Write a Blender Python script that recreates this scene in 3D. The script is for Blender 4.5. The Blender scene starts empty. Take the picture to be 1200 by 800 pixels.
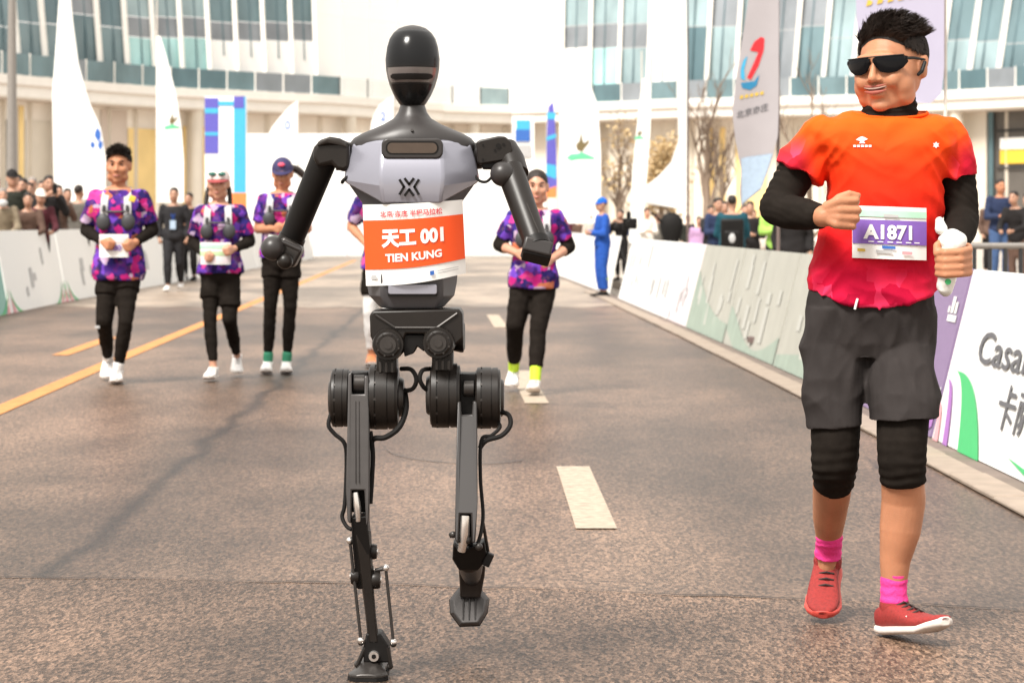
import bpy, bmesh, math, random
from mathutils import Vector, Matrix, noise
random.seed(7)
V = Vector
SC = bpy.context.scene
COL = SC.collection
# ------------------------------------------------------------------ camera
F, CX, HY, CZ = 3000.0, 600.0, 260.0, 1.2       # focal length in photo pixels, principal column, horizon row, lens height
cam = bpy.data.cameras.new('camera'); cam_o = bpy.data.objects.new('camera', cam); COL.objects.link(cam_o)
cam_o.location = (0, 0, CZ); cam_o.rotation_euler = (math.radians(90), 0, 0)
cam.sensor_width = 36; cam.lens = 90; cam.shift_y = -140/1200
cam.clip_start = .1; cam.clip_end = 3000
cam.dof.use_dof = True; cam.dof.focus_distance = 7.1; cam.dof.aperture_fstop = 8.0
SC.camera = cam_o
# ------------------------------------------------------------------ sky, sun, exposure
SUN_EL, SUN_AZ = math.radians(52), math.radians(218)
w = bpy.data.worlds.new('World'); SC.world = w; w.use_nodes = True
nt = w.node_tree; nt.nodes.clear()
sky = nt.nodes.new('ShaderNodeTexSky'); sky.sky_type = 'NISHITA'; sky.sun_disc = False
sky.sun_elevation = SUN_EL; sky.sun_rotation = SUN_AZ; sky.dust_density = 4
mx = nt.nodes.new('ShaderNodeMix'); mx.data_type = 'RGBA'; mx.inputs['Factor'].default_value = .9
mx.inputs['B'].default_value = (6.5, 6.2, 5.75, 1)                 # the even cloud cover
bg = nt.nodes.new('ShaderNodeBackground'); bg.inputs['Strength'].default_value = .05
out = nt.nodes.new('ShaderNodeOutputWorld')
# even cloud, brighter overhead than at the horizon as overcast skies are (1 + 2 sin elevation)
tcw = nt.nodes.new('ShaderNodeTexCoord'); sp_ = nt.nodes.new('ShaderNodeSeparateXYZ'); nt.links.new(tcw.outputs['Generated'], sp_.inputs[0])
mrw = nt.nodes.new('ShaderNodeMapRange'); mrw.inputs['To Min'].default_value = .8; mrw.inputs['To Max'].default_value = 1.35; nt.links.new(sp_.outputs['Z'], mrw.inputs['Value'])
vmw = nt.nodes.new('ShaderNodeVectorMath'); vmw.operation = 'SCALE'; nt.links.new(mx.outputs['Result'], vmw.inputs[0]); nt.links.new(mrw.outputs['Result'], vmw.inputs['Scale'])
nt.links.new(sky.outputs['Color'], mx.inputs['A']); nt.links.new(vmw.outputs['Vector'], bg.inputs['Color'])
nt.links.new(bg.outputs['Background'], out.inputs['Surface'])
sl = bpy.data.lights.new('sun', 'SUN'); sl.energy = 1.5; sl.angle = math.radians(18); sl.color = (1, .96, .90)
so = bpy.data.objects.new('sun', sl); COL.objects.link(so)
so.rotation_euler = (math.radians(38), math.radians(0), math.radians(-38))
SC.view_settings.view_transform = 'Standard'; SC.view_settings.look = 'None'
SC.view_settings.exposure = 2.05; SC.view_settings.gamma = 1
SC.cycles.use_denoising = True
SC.cycles.max_bounces = 6

# ------------------------------------------------------------------ pixel and mesh helpers
def P(px, py, Y): return V(((px-CX)*Y/F, Y, CZ-(py-HY)*Y/F))       # the point a photo pixel shows at depth Y
def G(px, py): return P(px, py, CZ*F/(py-HY))                      # the ground point a pixel shows

class MB:
    def __init__(s): s.v = []; s.f = []; s.m = []; s.mi = 0
    def add(s, vs, fs):
        o = len(s.v); s.v += [V(p) for p in vs]; s.f += [[i+o for i in f] for f in fs]; s.m += [s.mi]*len(fs); return s
    def box(s, c, size, rot=None):
        c = V(c); h = V(size)/2; vs = []
        for x, y, z in ((-1,-1,-1),(1,-1,-1),(1,1,-1),(-1,1,-1),(-1,-1,1),(1,-1,1),(1,1,1),(-1,1,1)):
            p = V((x*h.x, y*h.y, z*h.z))
            if rot is not None: p = rot @ p
            vs.append(c+p)
        return s.add(vs, [[0,3,2,1],[4,5,6,7],[0,1,5,4],[1,2,6,5],[2,3,7,6],[3,0,4,7]])
    def bb(s, a, b):
        a, b = V(a), V(b); lo = V(map(min, a, b)); hi = V(map(max, a, b)); return s.box((lo+hi)/2, hi-lo)
    def loft(s, rings, cap=True, closed=True):
        n = len(rings[0]); vs = [p for r in rings for p in r]; fs = []
        for i in range(len(rings)-1):
            for j in range(n if closed else n-1):
                k = (j+1) % n; fs.append([i*n+j, i*n+k, (i+1)*n+k, (i+1)*n+j])
        if cap and closed: fs.append(list(range(n))[::-1]); fs.append([(len(rings)-1)*n+j for j in range(n)])
        return s.add(vs, fs)
    def tube(s, p0, p1, r0, r1=None, n=16):
        r1 = r0 if r1 is None else r1; p0, p1 = V(p0), V(p1); a, b = frame(p1-p0)
        return s.loft([[p + (a*math.cos(t)+b*math.sin(t))*r for t in ang(n)] for p, r in ((p0, r0), (p1, r1))])
    def lathe(s, c, axis, prof, n=24):                  # prof: (distance along the axis, radius)
        c, axis = V(c), V(axis).normalized(); a, b = frame(axis)
        return s.loft([[c+axis*d + (a*math.cos(t)+b*math.sin(t))*max(r, 1e-4) for t in ang(n)] for d, r in prof])
    def path(s, pts, r, n=8):
        pts = [V(p) for p in pts]; rs = r if isinstance(r, (list, tuple)) else [r]*len(pts); rings = []; a = None
        for i, p in enumerate(pts):
            d = (pts[min(i+1, len(pts)-1)]-pts[max(i-1, 0)]).normalized()
            if a is None: a, b = frame(d)
            else:
                a = (a-d*a.dot(d)).normalized(); b = d.cross(a)
            rings.append([p+(a*math.cos(t)+b*math.sin(t))*rs[i] for t in ang(n)])
        return s.loft(rings)
    def ell(s, c, r, rot=None, nu=14, nv=9):
        c = V(c); r = V((r, r, r)) if isinstance(r, (int, float)) else V(r); rings = []
        for i in range(nv+1):
            ph = math.pi*(i+.02)/(nv+.04); ring = []
            for t in ang(nu):
                p = V((r.x*math.sin(ph)*math.cos(t), r.y*math.sin(ph)*math.sin(t), -r.z*math.cos(ph)))
                if rot is not None: p = rot @ p
                ring.append(c+p)
            rings.append(ring)
        return s.loft(rings)
    def chain(s, pts, rs, n=12, end=True):              # tapered limb: balls at the joints, cones between
        pts = [V(p) for p in pts]; m = len(pts)-(0 if end else 1)
        for p, r in list(zip(pts, rs))[:m]: s.ell(p, r, nu=n, nv=8)
        for i in range(len(pts)-1):
            if (pts[i+1]-pts[i]).length > 1e-4: s.tube(pts[i], pts[i+1], rs[i], rs[i+1], n)
        return s
    def prism(s, pts, d):                               # planar outline (3D points) pushed along vector d
        pts = [V(p) for p in pts]; d = V(d); n = len(pts)
        fs = [list(range(n))[::-1], [n+i for i in range(n)]] + [[i, (i+1) % n, n+(i+1) % n, n+i] for i in range(n)]
        return s.add(pts+[p+d for p in pts], fs)
def ang(n): return [2*math.pi*i/n for i in range(n)]
def frame(d):
    d = V(d).normalized(); u = V((0, 0, 1)) if abs(d.z) < .9 else V((0, 1, 0)); a = u.cross(d).normalized(); return a, d.cross(a)
def spline(pts, k=6):
    pts = [V(p) for p in pts]; o = []; n = len(pts)
    for i in range(n-1):
        p0, p1, p2, p3 = pts[max(i-1, 0)], pts[i], pts[i+1], pts[min(i+2, n-1)]
        for j in range(k):
            t = j/k; o.append(.5*((2*p1)+(p2-p0)*t+(2*p0-5*p1+4*p2-p3)*t*t+(3*p1-p0-3*p2+p3)*t**3))
    return o+[pts[-1]]
def RZ(a): return Matrix.Rotation(math.radians(a), 3, 'Z')
def RX(a): return Matrix.Rotation(math.radians(a), 3, 'X')
def RY(a): return Matrix.Rotation(math.radians(a), 3, 'Y')

def tag(o, label=None, cat=None, group=None, kind=None):
    if label: o['label'] = label
    if cat: o['category'] = cat
    if group: o['group'] = group
    if kind: o['kind'] = kind
    return o
def wloc(o):
    p = V((0, 0, 0))
    while o: p += o.location; o = o.parent
    return p
def link_mesh(name, me, parent, origin):
    o = bpy.data.objects.new(name, me); COL.objects.link(o)
    if parent is not None: o.parent = parent
    elif origin is not None: o.location = origin
    return o
def build(name, mb, mat, parent=None, origin=None, smooth=40, bevel=0, seg=2, weld=False):
    base = wloc(parent) if parent is not None else (V(origin) if origin is not None else V((0, 0, 0)))
    me = bpy.data.meshes.new(name); me.from_pydata([p-base for p in mb.v], [], mb.f)
    for m in (mat if isinstance(mat, list) else [mat]): me.materials.append(m)
    if isinstance(mat, list): me.polygons.foreach_set('material_index', mb.m)
    bm = bmesh.new(); bm.from_mesh(me)
    if weld: bmesh.ops.remove_doubles(bm, verts=bm.verts, dist=1e-4)
    bmesh.ops.recalc_face_normals(bm, faces=bm.faces); bm.to_mesh(me); bm.free()
    if smooth:
        me.shade_smooth()
        if smooth < 180: me.set_sharp_from_angle(angle=math.radians(smooth))
    o = link_mesh(name, me, parent, base if parent is None else None)
    if bevel:
        b = o.modifiers.new('bevel', 'BEVEL'); b.width = bevel; b.segments = seg; b.limit_method = 'ANGLE'; b.angle_limit = math.radians(35)
    return o
def remesh(name, mb, mat, vox, parent=None, origin=None, smooth=6, disp=None, fac=.5, sel=None):
    base = wloc(parent) if parent is not None else V(origin)
    me = bpy.data.meshes.new('tmp'); me.from_pydata([p-base for p in mb.v], [], mb.f)
    bm = bmesh.new(); bm.from_mesh(me); bmesh.ops.recalc_face_normals(bm, faces=bm.faces); bm.to_mesh(me); bm.free()
    t = bpy.data.objects.new('tmp', me); COL.objects.link(t)
    r = t.modifiers.new('r', 'REMESH'); r.mode = 'VOXEL'; r.voxel_size = vox
    if smooth: q = t.modifiers.new('s', 'SMOOTH'); q.factor = fac; q.iterations = smooth
    dg = bpy.context.evaluated_depsgraph_get(); dg.update()
    nm = bpy.data.meshes.new_from_object(t.evaluated_get(dg)); nm.name = name
    bpy.data.objects.remove(t); bpy.data.meshes.remove(me)
    if sel:                                              # extra smoothing of one region
        fn, it = sel; bm = bmesh.new(); bm.from_mesh(nm); vs = [v for v in bm.verts if fn(v.co+base)]
        for _ in range(it): bmesh.ops.smooth_vert(bm, verts=vs, factor=.5, use_axis_x=True, use_axis_y=True, use_axis_z=True)
        bm.to_mesh(nm); bm.free()
    if disp:
        ns = [v.normal.copy() for v in nm.vertices]
        for v, n in zip(nm.vertices, ns): v.co += n*disp(v.co+base, n)
    nm.materials.clear()
    for m in (mat if isinstance(mat, list) else [mat]): nm.materials.append(m)
    nm.shade_smooth()
    return link_mesh(name, nm, parent, base if parent is None else None)
def empty(name, loc, label=None, cat=None, group=None):
    o = bpy.data.objects.new(name, None); COL.objects.link(o); o.location = loc; o.empty_display_size = .1
    return tag(o, label, cat, group)
def text_mb(body, size, fn, bold=0., align='CENTER', sx=1., depth=0):     # flat lettering laid on a surface by fn(u, v)
    c = bpy.data.curves.new('t', 'FONT'); c.body = body; c.size = size; c.align_x = align; c.offset = bold*size; c.resolution_u = 3
    o = bpy.data.objects.new('t', c); COL.objects.link(o); dg = bpy.context.evaluated_depsgraph_get(); dg.update()
    me = bpy.data.meshes.new_from_object(o.evaluated_get(dg)); mb = MB()
    mb.add([fn(v.co.x*sx, v.co.y) for v in me.vertices], [list(p.vertices) for p in me.polygons])
    bpy.data.objects.remove(o); bpy.data.curves.remove(c); bpy.data.meshes.remove(me); return mb
def arr(x): return x if isinstance(x, (list, tuple)) else [x]

# ------------------------------------------------------------------ materials
MATS = {}
def M(name, col, rough=.6, metal=0., var=.12, scale=25., bump=0., spec=.5, coat=0., bscale=None, alpha=1., sss=0., stretch=(1,1,1)):
    if name in MATS: return MATS[name]
    m = bpy.data.materials.new(name); m.use_nodes = True; n = m.node_tree; b = n.nodes['Principled BSDF']; L = n.links.new
    b.inputs['Roughness'].default_value = rough; b.inputs['Metallic'].default_value = metal
    b.inputs['Specular IOR Level'].default_value = spec; b.inputs['Coat Weight'].default_value = coat; b.inputs['Coat Roughness'].default_value = .05
    b.inputs['Alpha'].default_value = alpha
    if sss: b.inputs['Subsurface Weight'].default_value = sss; b.inputs['Subsurface Radius'].default_value = (.02, .008, .004); b.inputs['Subsurface Scale'].default_value = .5
    tc = n.nodes.new('ShaderNodeTexCoord'); mp = n.nodes.new('ShaderNodeMapping'); mp.inputs['Scale'].default_value = stretch
    L(tc.outputs['Object'], mp.inputs['Vector'])
    nz = n.nodes.new('ShaderNodeTexNoise'); nz.inputs['Scale'].default_value = scale; nz.inputs['Detail'].default_value = 5
    L(mp.outputs['Vector'], nz.inputs['Vector'])
    mr = n.nodes.new('ShaderNodeMapRange'); mr.inputs['To Min'].default_value = 1-var*1.6; mr.inputs['To Max'].default_value = 1+var*1.6
    L(nz.outputs['Fac'], mr.inputs['Value'])
    vm = n.nodes.new('ShaderNodeVectorMath'); vm.operation = 'SCALE'; vm.inputs[0].default_value = col[:3]; L(mr.outputs['Result'], vm.inputs['Scale'])
    L(vm.outputs['Vector'], b.inputs['Base Color'])
    if bump:
        n2 = n.nodes.new('ShaderNodeTexNoise'); n2.inputs['Scale'].default_value = bscale or scale*2; n2.inputs['Detail'].default_value = 4
        L(mp.outputs['Vector'], n2.inputs['Vector'])
        bp = n.nodes.new('ShaderNodeBump'); bp.inputs['Strength'].default_value = bump; bp.inputs['Distance'].default_value = .01
        L(n2.outputs['Fac'], bp.inputs['Height']); L(bp.outputs['Normal'], b.inputs['Normal'])
    MATS[name] = m; return m
def nodes(m): return m.node_tree, m.node_tree.nodes, m.node_tree.links.new, m.node_tree.nodes['Principled BSDF']
def ramp(n, stops, interp='LINEAR'):
    r = n.new('ShaderNodeValToRGB'); cr = r.color_ramp; cr.interpolation = interp
    cr.elements[0].position, cr.elements[0].color = stops[0][0], (*stops[0][1], 1)
    cr.elements[1].position, cr.elements[1].color = stops[-1][0], (*stops[-1][1], 1)
    for p, c in stops[1:-1]: e = cr.elements.new(p); e.color = (*c, 1)
    return r
white = M('white_print', (.78, .78, .76), .55, var=.03)
skin = M('skin', (.44, .195, .105), .5, var=.16, scale=14, bump=.10, bscale=260, sss=.08, spec=.3)
skin_fair = M('skin_fair', (.50, .25, .16), .45, var=.1, scale=18, sss=.08)
skin_tan = M('skin_tan', (.40, .215, .14), .5, var=.1, scale=18, sss=.05)
hair_m = M('dark_hair', (.019, .0125, .0095), .5, var=.5, scale=70, bump=.4, bscale=220, stretch=(1, 1, .25), spec=.3)
blackcloth = M('black_stretch_cloth', (.0135, .0105, .0085), .85, var=.25, scale=30, bump=.15, bscale=400, spec=.06)
darkshort = M('charcoal_nylon', (.031, .0265, .0255), .8, var=.2, scale=12, bump=.2, bscale=14, spec=.08)
# ================================================================== the setting
def interp(tab, x):
    if x <= tab[0][0]: return tab[0][1]
    for (a, va), (b, vb) in zip(tab, tab[1:]):
        if x <= b: return va+(vb-va)*(x-a)/(b-a)
    (a, va), (b, vb) = tab[-2:]; return vb+(vb-va)/(b-a)*(x-b)
XR = [(4, 2.4), (10, 2.37), (11.7, 2.345), (15, 2.30), (19.5, 2.21), (28, 2.0), (40, 1.66), (60, .95), (90, -.35)]      # barrier foot, right
XL = [(4, -5.4), (24, -6.25), (32.4, -6.5), (40, -6.68), (48, -6.62), (85, -6.5)]                                        # barrier foot, left

def asphalt(name, base, agg, rough, near=False):
    m = M(name, base, rough, var=.0, spec=.22); t, n, L, b = nodes(m)
    tc = n.new('ShaderNodeTexCoord')
    def nz(scale, det, st=(1, 1, 1), rgh=.55):
        mp = n.new('ShaderNodeMapping'); mp.inputs['Scale'].default_value = st; L(tc.outputs['Object'], mp.inputs['Vector'])
        k = n.new('ShaderNodeTexNoise'); k.inputs['Scale'].default_value = scale; k.inputs['Detail'].default_value = det; k.inputs['Roughness'].default_value = rgh
        L(mp.outputs['Vector'], k.inputs['Vector']); return k.outputs['Fac']
    def mr(v, a, c, d, e):
        k = n.new('ShaderNodeMapRange'); k.interpolation_type = 'SMOOTHSTEP'; L(v, k.inputs['Value'])
        for i, q in zip(('From Min', 'From Max', 'To Min', 'To Max'), (a, c, d, e)): k.inputs[i].default_value = q
        return k.outputs['Result']
    def mul(a, c):
        k = n.new('ShaderNodeMath'); k.operation = 'MULTIPLY'; L(a, k.inputs[0])
        if isinstance(c, float): k.inputs[1].default_value = c
        else: L(c, k.inputs[1])
        return k.outputs[0]
    vo = n.new('ShaderNodeTexVoronoi'); vo.inputs['Scale'].default_value = 120 if near else 95; mpv = n.new('ShaderNodeMapping'); mpv.inputs['Scale'].default_value = (1, .32, 1); L(tc.outputs['Object'], mpv.inputs['Vector']); L(mpv.outputs['Vector'], vo.inputs['Vector'])
    grain = mr(vo.outputs['Color'], 0., 1., 1-agg, 1+agg)
    fine = mr(nz(95 if near else 66, 6, (1, .32, 1), .8), .34, .66, 1-agg*.85, 1+agg*.85)
    mid = mr(nz(1.6, 6, (1, .35, 1), .65), .32, .68, .78, 1.2)
    big = mr(nz(.32, 4, (1.3, .5, 1)), .40, .60, .60, 1.22)
    tot = mul(mul(grain, fine), mul(mid, big))
    # the worn joint that runs along the lane, stained dark
    if not near:
        sx = n.new('ShaderNodeSeparateXYZ'); L(tc.outputs['Object'], sx.inputs[0])
        def ma(op, a, c):
            k = n.new('ShaderNodeMath'); k.operation = op
            for i, q in enumerate((a, c)):
                if q is None: continue
                if isinstance(q, (int, float)): k.inputs[i].default_value = q
                else: L(q, k.inputs[i])
            return k.outputs[0]
        wob = ma('MULTIPLY', ma('SUBTRACT', nz(1.1, 6), .5), .26)
        xx = ma('ADD', ma('ADD', sx.outputs['X'], ma('MULTIPLY', sx.outputs['Y'], .018)), wob)
        d = ma('ABSOLUTE', ma('ADD', xx, 1.40), None)
        tot = mul(tot, mr(d, .0, .085, .34, 1.))
        tot = mul(tot, mr(d, .05, .40, .80, 1.))
        d2 = ma('ABSOLUTE', ma('ADD', xx, -1.05), None)
        tot = mul(tot, mr(d2, .1, .6, .88, 1.))
        # a few thin cracks
        v2 = n.new('ShaderNodeTexVoronoi'); v2.feature = 'DISTANCE_TO_EDGE'; v2.inputs['Scale'].default_value = .55
        mp = n.new('ShaderNodeMapping'); L(tc.outputs['Object'], mp.inputs['Vector'])
        ad = n.new('ShaderNodeVectorMath'); ad.operation = 'ADD'; nn = n.new('ShaderNodeTexNoise'); nn.inputs['Scale'].default_value = 2.5; nn.inputs['Detail'].default_value = 6
        L(mp.outputs['Vector'], ad.inputs[0]); L(nn.outputs['Color'], ad.inputs[1]); L(ad.outputs[0], v2.inputs['Vector'])
        gate = mr(nz(.45, 2), .53, .60, 0., .45)
        crack = mr(v2.outputs['Distance'], .0, .012, 1., 0.)
        tot = mul(tot, ma('SUBTRACT', 1., ma('MULTIPLY', crack, gate)))
        # pale scuffs
        sc_ = mr(nz(2.2, 6, (.5, 2.4, 1), .7), .64, .74, 1., 1.4); tot = mul(tot, sc_)
    else:
        tot = mul(tot, mr(nz(1.2, 6, (.5, 1.6, 1), .65), .60, .70, 1., 1.28))
    sc2 = n.new('ShaderNodeVectorMath'); sc2.operation = 'SCALE'; sc2.inputs[0].default_value = base; L(tot, sc2.inputs['Scale'])
    L(sc2.outputs['Vector'], b.inputs['Base Color'])
    bp = n.new('ShaderNodeBump'); bp.inputs['Strength'].default_value = .5 if near else .05; bp.inputs['Distance'].default_value = .005
    L(vo.outputs['Distance'], bp.inputs['Height']); L(bp.outputs['Normal'], b.inputs['Normal'])
    return m
asp = asphalt('worn_asphalt', (.118, .074, .049), .55, .42)
asp2 = asphalt('coarse_asphalt', (.108, .068, .046), .68, .48, True)
paving = M('pale_paving', (.38, .33, .28), .6, var=.12, scale=1.5)
concrete = M('kerb_concrete', (.27, .215, .17), .75, var=.2, scale=6, bump=.2)
gutter_m = M('gutter_concrete', (.15, .115, .095), .8, var=.25, scale=4, bump=.2)
yellow = M('worn_yellow_paint', (.50, .20, .05), .65, var=.3, scale=9)
dashw = M('worn_white_paint', (.36, .29, .22), .65, var=.35, scale=22)

def sheet(name, pts, z, mat, **k):
    mb = MB(); mb.add([(x, y, z) for x, y in pts], [list(range(len(pts)))]); return tag(build(name, mb, mat, smooth=0), kind=k.get('kind', 'structure'))
sheet('ground', [(-900, -40), (900, -40), (900, 1800), (-900, 1800)], -.02, paving)
ys = [2, 6, 10, 15, 20, 28, 34, 40, 50, 60, 75, 90]
mb = MB()
for a, b in zip(ys, ys[1:]):
    mb.add([(interp(XL, a)-.1, a, 0), (interp(XR, a)+.1, a, 0), (interp(XR, b)+.1, b, 0), (interp(XL, b)-.1, b, 0)], [[0, 1, 2, 3]])
tag(build('road', mb, asp, smooth=0), kind='structure')
edge = [(interp(XL, 8)-.05, 8.9), (-1.76, 8.62)]
for i in range(90):
    t = i/89; x = -1.76+t*4.1; edge.append((x, 8.62-.10*t-1.0*t**1.7*.9+.05*noise.noise(V((x*3, 0, 0)))+.03*noise.noise(V((x*17, 4, 0)))))
sheet('resurfaced_road', [(interp(XR, 2), 2), *reversed(edge), (interp(XL, 2), 2)], .004, asp2)
sheen_m = asphalt('pale_road_sheen', (.235, .180, .135), .22, .4, True)  # grazing sheen of the far road, put into a paler colour
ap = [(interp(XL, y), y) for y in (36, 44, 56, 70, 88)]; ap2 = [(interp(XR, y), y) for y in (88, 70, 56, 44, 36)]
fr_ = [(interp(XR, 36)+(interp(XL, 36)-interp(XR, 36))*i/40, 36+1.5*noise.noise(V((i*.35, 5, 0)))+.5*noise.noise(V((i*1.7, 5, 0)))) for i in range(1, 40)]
sheet('far_road_sheen', ap+ap2+fr_, .0035, sheen_m)  # pale sheet over the far asphalt in place of its sheen
for sgn, tab in ((1, XR), (-1, XL)):                       # raised pavements behind the two barrier lines
    mb = MB()
    for a, b in zip(ys, ys[1:]):
        xa, xb = interp(tab, a)+sgn*.5, interp(tab, b)+sgn*.5
        for pa, pb, za, zb in ((xa, xb, .12, .12),):
            mb.add([(pa, a, za), (pa+sgn*30, a, za), (pb+sgn*30, b, zb), (pb, b, zb), (pa, a, -.01), (pb, b, -.01)], [[0, 1, 2, 3], [0, 3, 5, 4]])
    tag(build('pavement', mb, paving, smooth=0), kind='structure')
# flat kerb stones along the right-hand edge, one by one
kerb = MB(); kerb_o = empty('kerb', (2.0, 12, 0)); tag(kerb_o, kind='structure')
y = 9.0
while y < 44:
    ln = 1.0; a, b = y+.008, y+ln-.008; off0, off1 = -.29, -.12
    mb = MB(); h = .022+random.uniform(-.004, .004)
    q = [(interp(XR, a)+off0, a), (interp(XR, a)+off1, a), (interp(XR, b)+off1, b), (interp(XR, b)+off0, b)]
    mb.prism([(x_, y_, .003) for x_, y_ in q], (0, 0, h)); build('kerb_stone', mb, concrete, kerb_o, smooth=0, bevel=.006, seg=1)
    y += ln
mb = MB()
for a, b in zip(ys, ys[1:]):
    if b > 60: continue
    mb.add([(interp(XR, a)-.12, a, .006), (interp(XR, a)+.06, a, .006), (interp(XR, b)+.06, b, .006), (interp(XR, b)-.12, b, .006)], [[0, 1, 2, 3]])
tag(build('gutter', mb, gutter_m, smooth=0), kind='structure')

def stripe(pts, z, wid, mat, label):
    pts = [V(p) for p in pts]; mb = MB(); o = pts[0].copy(); o.z = 0
    L_ = [p-V((wid/2, 0, 0)) for p in pts]; R_ = [p+V((wid/2, 0, 0)) for p in pts]
    for p in L_+R_: p.z = z
    n = len(pts); mb.add(L_+R_, [[i, n+i, n+i+1, i+1] for i in range(n-1)])
    return tag(build('lane_marking', mb, mat, origin=o, smooth=0), label, 'road marking', 'painted lane markings', )
def xline(tab): return [(x, y, 0) for y, x in tab]
stripe(xline([(11, -3.12), (16.4, -3.27), (22, -3.43), (30, -3.63), (45, -4.0), (80, -4.9)]), .005, .15, yellow, 'long solid orange-yellow lane line on the left of the road')
stripe(xline([(23.0, -4.06), (26.6, -4.16)]), .005, .15, yellow, 'short yellow dash left of the long yellow line')
stripe(xline([(10, .330), (12.54, .298)]), .005, .162, dashw, 'nearest white lane dash, between the robot and the man in orange')
stripe(xline([(16.9, .165), (20.6, .06)]), .005, .16, dashw, 'white lane dash under the shoes of the woman with lime socks')
stripe(xline([(29, -.12), (33, -.25)]), .005, .16, dashw, 'far white lane dash behind the woman with lime socks')
jm = MB()
for (x0, y0), (x1, y1) in zip(edge[1:], edge[2:]):
    w0, w1 = [max(.0015, .006+.022*noise.noise(V((x*2.3, 2, 0)))+.006*noise.noise(V((x*19, 2, 0)))) for x in (x0, x1)]; jm.add([(x0, y0-w0, .008), (x1, y1-w1, .008), (x1, y1+w1, .008), (x0, y0+w0, .008)], [[0, 1, 2, 3]])
tag(build('road_joint', jm, M('dirty_joint', (.035, .024, .018), .8, var=.3, scale=30), smooth=0, weld=True), kind='structure')
# thin tar seams
tar = M('tar', (.05, .04, .035), .5, var=.2)
mb = MB(); arc = spline([G(452, 527), G(466, 534), G(500, 540), G(540, 543), G(580, 543), G(612, 540)], 5)
for a, b in zip(arc, arc[1:]):
    mb.add([a+V((0, -.012, .005)), b+V((0, -.012, .005)), b+V((0, .014, .005)), a+V((0, .014, .005))], [[0, 1, 2, 3]])
tag(build('tar_seam', mb, tar, smooth=0), kind='structure')

# ------------------------------------------------------------------ advertising barriers
teal = M('teal_print', (.20, .40, .35), .6, var=.08); greenp = M('green_print', (.05, .42, .14), .6, var=.05)
pinkp = M('pink_print', (.72, .33, .36), .6, var=.06); purplep = M('purple_print', (.215, .15, .27), .6, var=.08)
violetp = M('violet_print', (.33, .14, .42), .6, var=.05); greyp = M('grey_print', (.10, .10, .11), .6, var=.05); palegrey = M('pale_grey_print', (.42, .42, .42), .6)
blueprint = M('blue_print', (.03, .12, .42), .6); sage = M('sage_banner', (.36, .355, .31), .6, var=.1, scale=3); sage2 = M('sage_letter', (.42, .42, .38), .6, var=.05)
sage3 = M('sage_green_wash', (.27, .33, .275), .6, var=.15, scale=4)
pinkwash = M('pink_wash', (.70, .62, .64), .6, var=.05); legm = M('dark_steel', (.05, .05, .05), .4, metal=.6)
def barrier(tab, sgn, y0, y1, H, lean, mat, label, art=(), group='advertising boards along the road'):
    a, b = V((interp(tab, y0), y0+.012, .012)), V((interp(tab, y1), y1-.012, .012))
    root = empty('advertising_board', (a+b)/2, label, 'barrier', group)
    e = b-a; ln = e.length; ex = e/ln; nrm = V((-sgn, 0, 0)); up = V((sgn*lean, 0, H))
    def pt(u, v, off=0): return a+ex*(u*ln)+up*v+nrm*off+V((0, 0, off*.2))
    nu, nv = max(4, int(ln/.35)), 5; mb = MB(); wav = lambda u, v: .003*noise.noise(V((u*ln*1.6, v*2.2, y0)))*math.sin(math.pi*min(1, max(0, v)))
    g0 = [[pt(i/nu, j/nv, wav(i/nu, j/nv)) for i in range(nu+1)] for j in range(nv+1)]
    flat = [p for r in g0 for p in r]; fs = [[j*(nu+1)+i, j*(nu+1)+i+1, (j+1)*(nu+1)+i+1, (j+1)*(nu+1)+i] for j in range(nv) for i in range(nu)]
    mb.add(flat, fs); k = len(flat); mb.add([p-nrm*.03 for p in flat], [f[::-1] for f in fs])
    rim = [j for j in range(nu+1)]+[j*(nu+1)+nu for j in range(1, nv+1)]+[nv*(nu+1)+i for i in range(nu-1, -1, -1)]+[j*(nu+1) for j in range(nv-1, 0, -1)]
    mb.f += [[rim[i], rim[i-1], k+rim[i-1], k+rim[i]] for i in range(len(rim))]; mb.m += [0]*len(rim)
    build('board', mb, mat, root, smooth=40)
    for u in (.06, .94):
        mb = MB(); p = pt(u, .86, -.035); q = V((p.x+sgn*.3, p.y, .13)); mb.tube(p, q, .014, n=8); build('strut', mb, legm, root)
    for art_name, m, shapes in art:
        mb = MB()
        for s_ in shapes:
            if isinstance(s_, MB): mb.add(s_.v, s_.f)
            else:                                             # outline of (u, v): cut into strips so that it follows the board
                n_ = len(s_); mb.add([pt(u, v, .006+wav(u, v)) for u, v in s_], [list(range(n_))])
        build(art_name, mb, m, root, smooth=0, weld=True)
    return root, pt
def band(c0, c1, w0, w1, bulge, k=10):                        # a curved printed stripe between two (u, v) points
    o = []; i_ = []
    for j in range(k+1):
        t = j/k; u = c0[0]+(c1[0]-c0[0])*t; v = c0[1]+(c1[1]-c0[1])*t-bulge*math.sin(math.pi*t); wv = w0+(w1-w0)*t
        o.append((u+wv/2, v)); i_.append((u-wv/2, v))
    return o+i_[::-1]
def quads(poly_o, poly_i): return [[poly_o[i], poly_o[i+1], poly_i[i+1], poly_i[i]] for i in range(len(poly_o)-1)]
def curve_strip(f, w, u0, u1, k=12):
    us = [u0+(u1-u0)*i/k for i in range(k+1)]
    return [[(us[i], f(us[i])), (us[i+1], f(us[i+1])), (us[i+1], max(0, f(us[i+1])-w)), (us[i], max(0, f(us[i])-w))] for i in range(k)]
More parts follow.
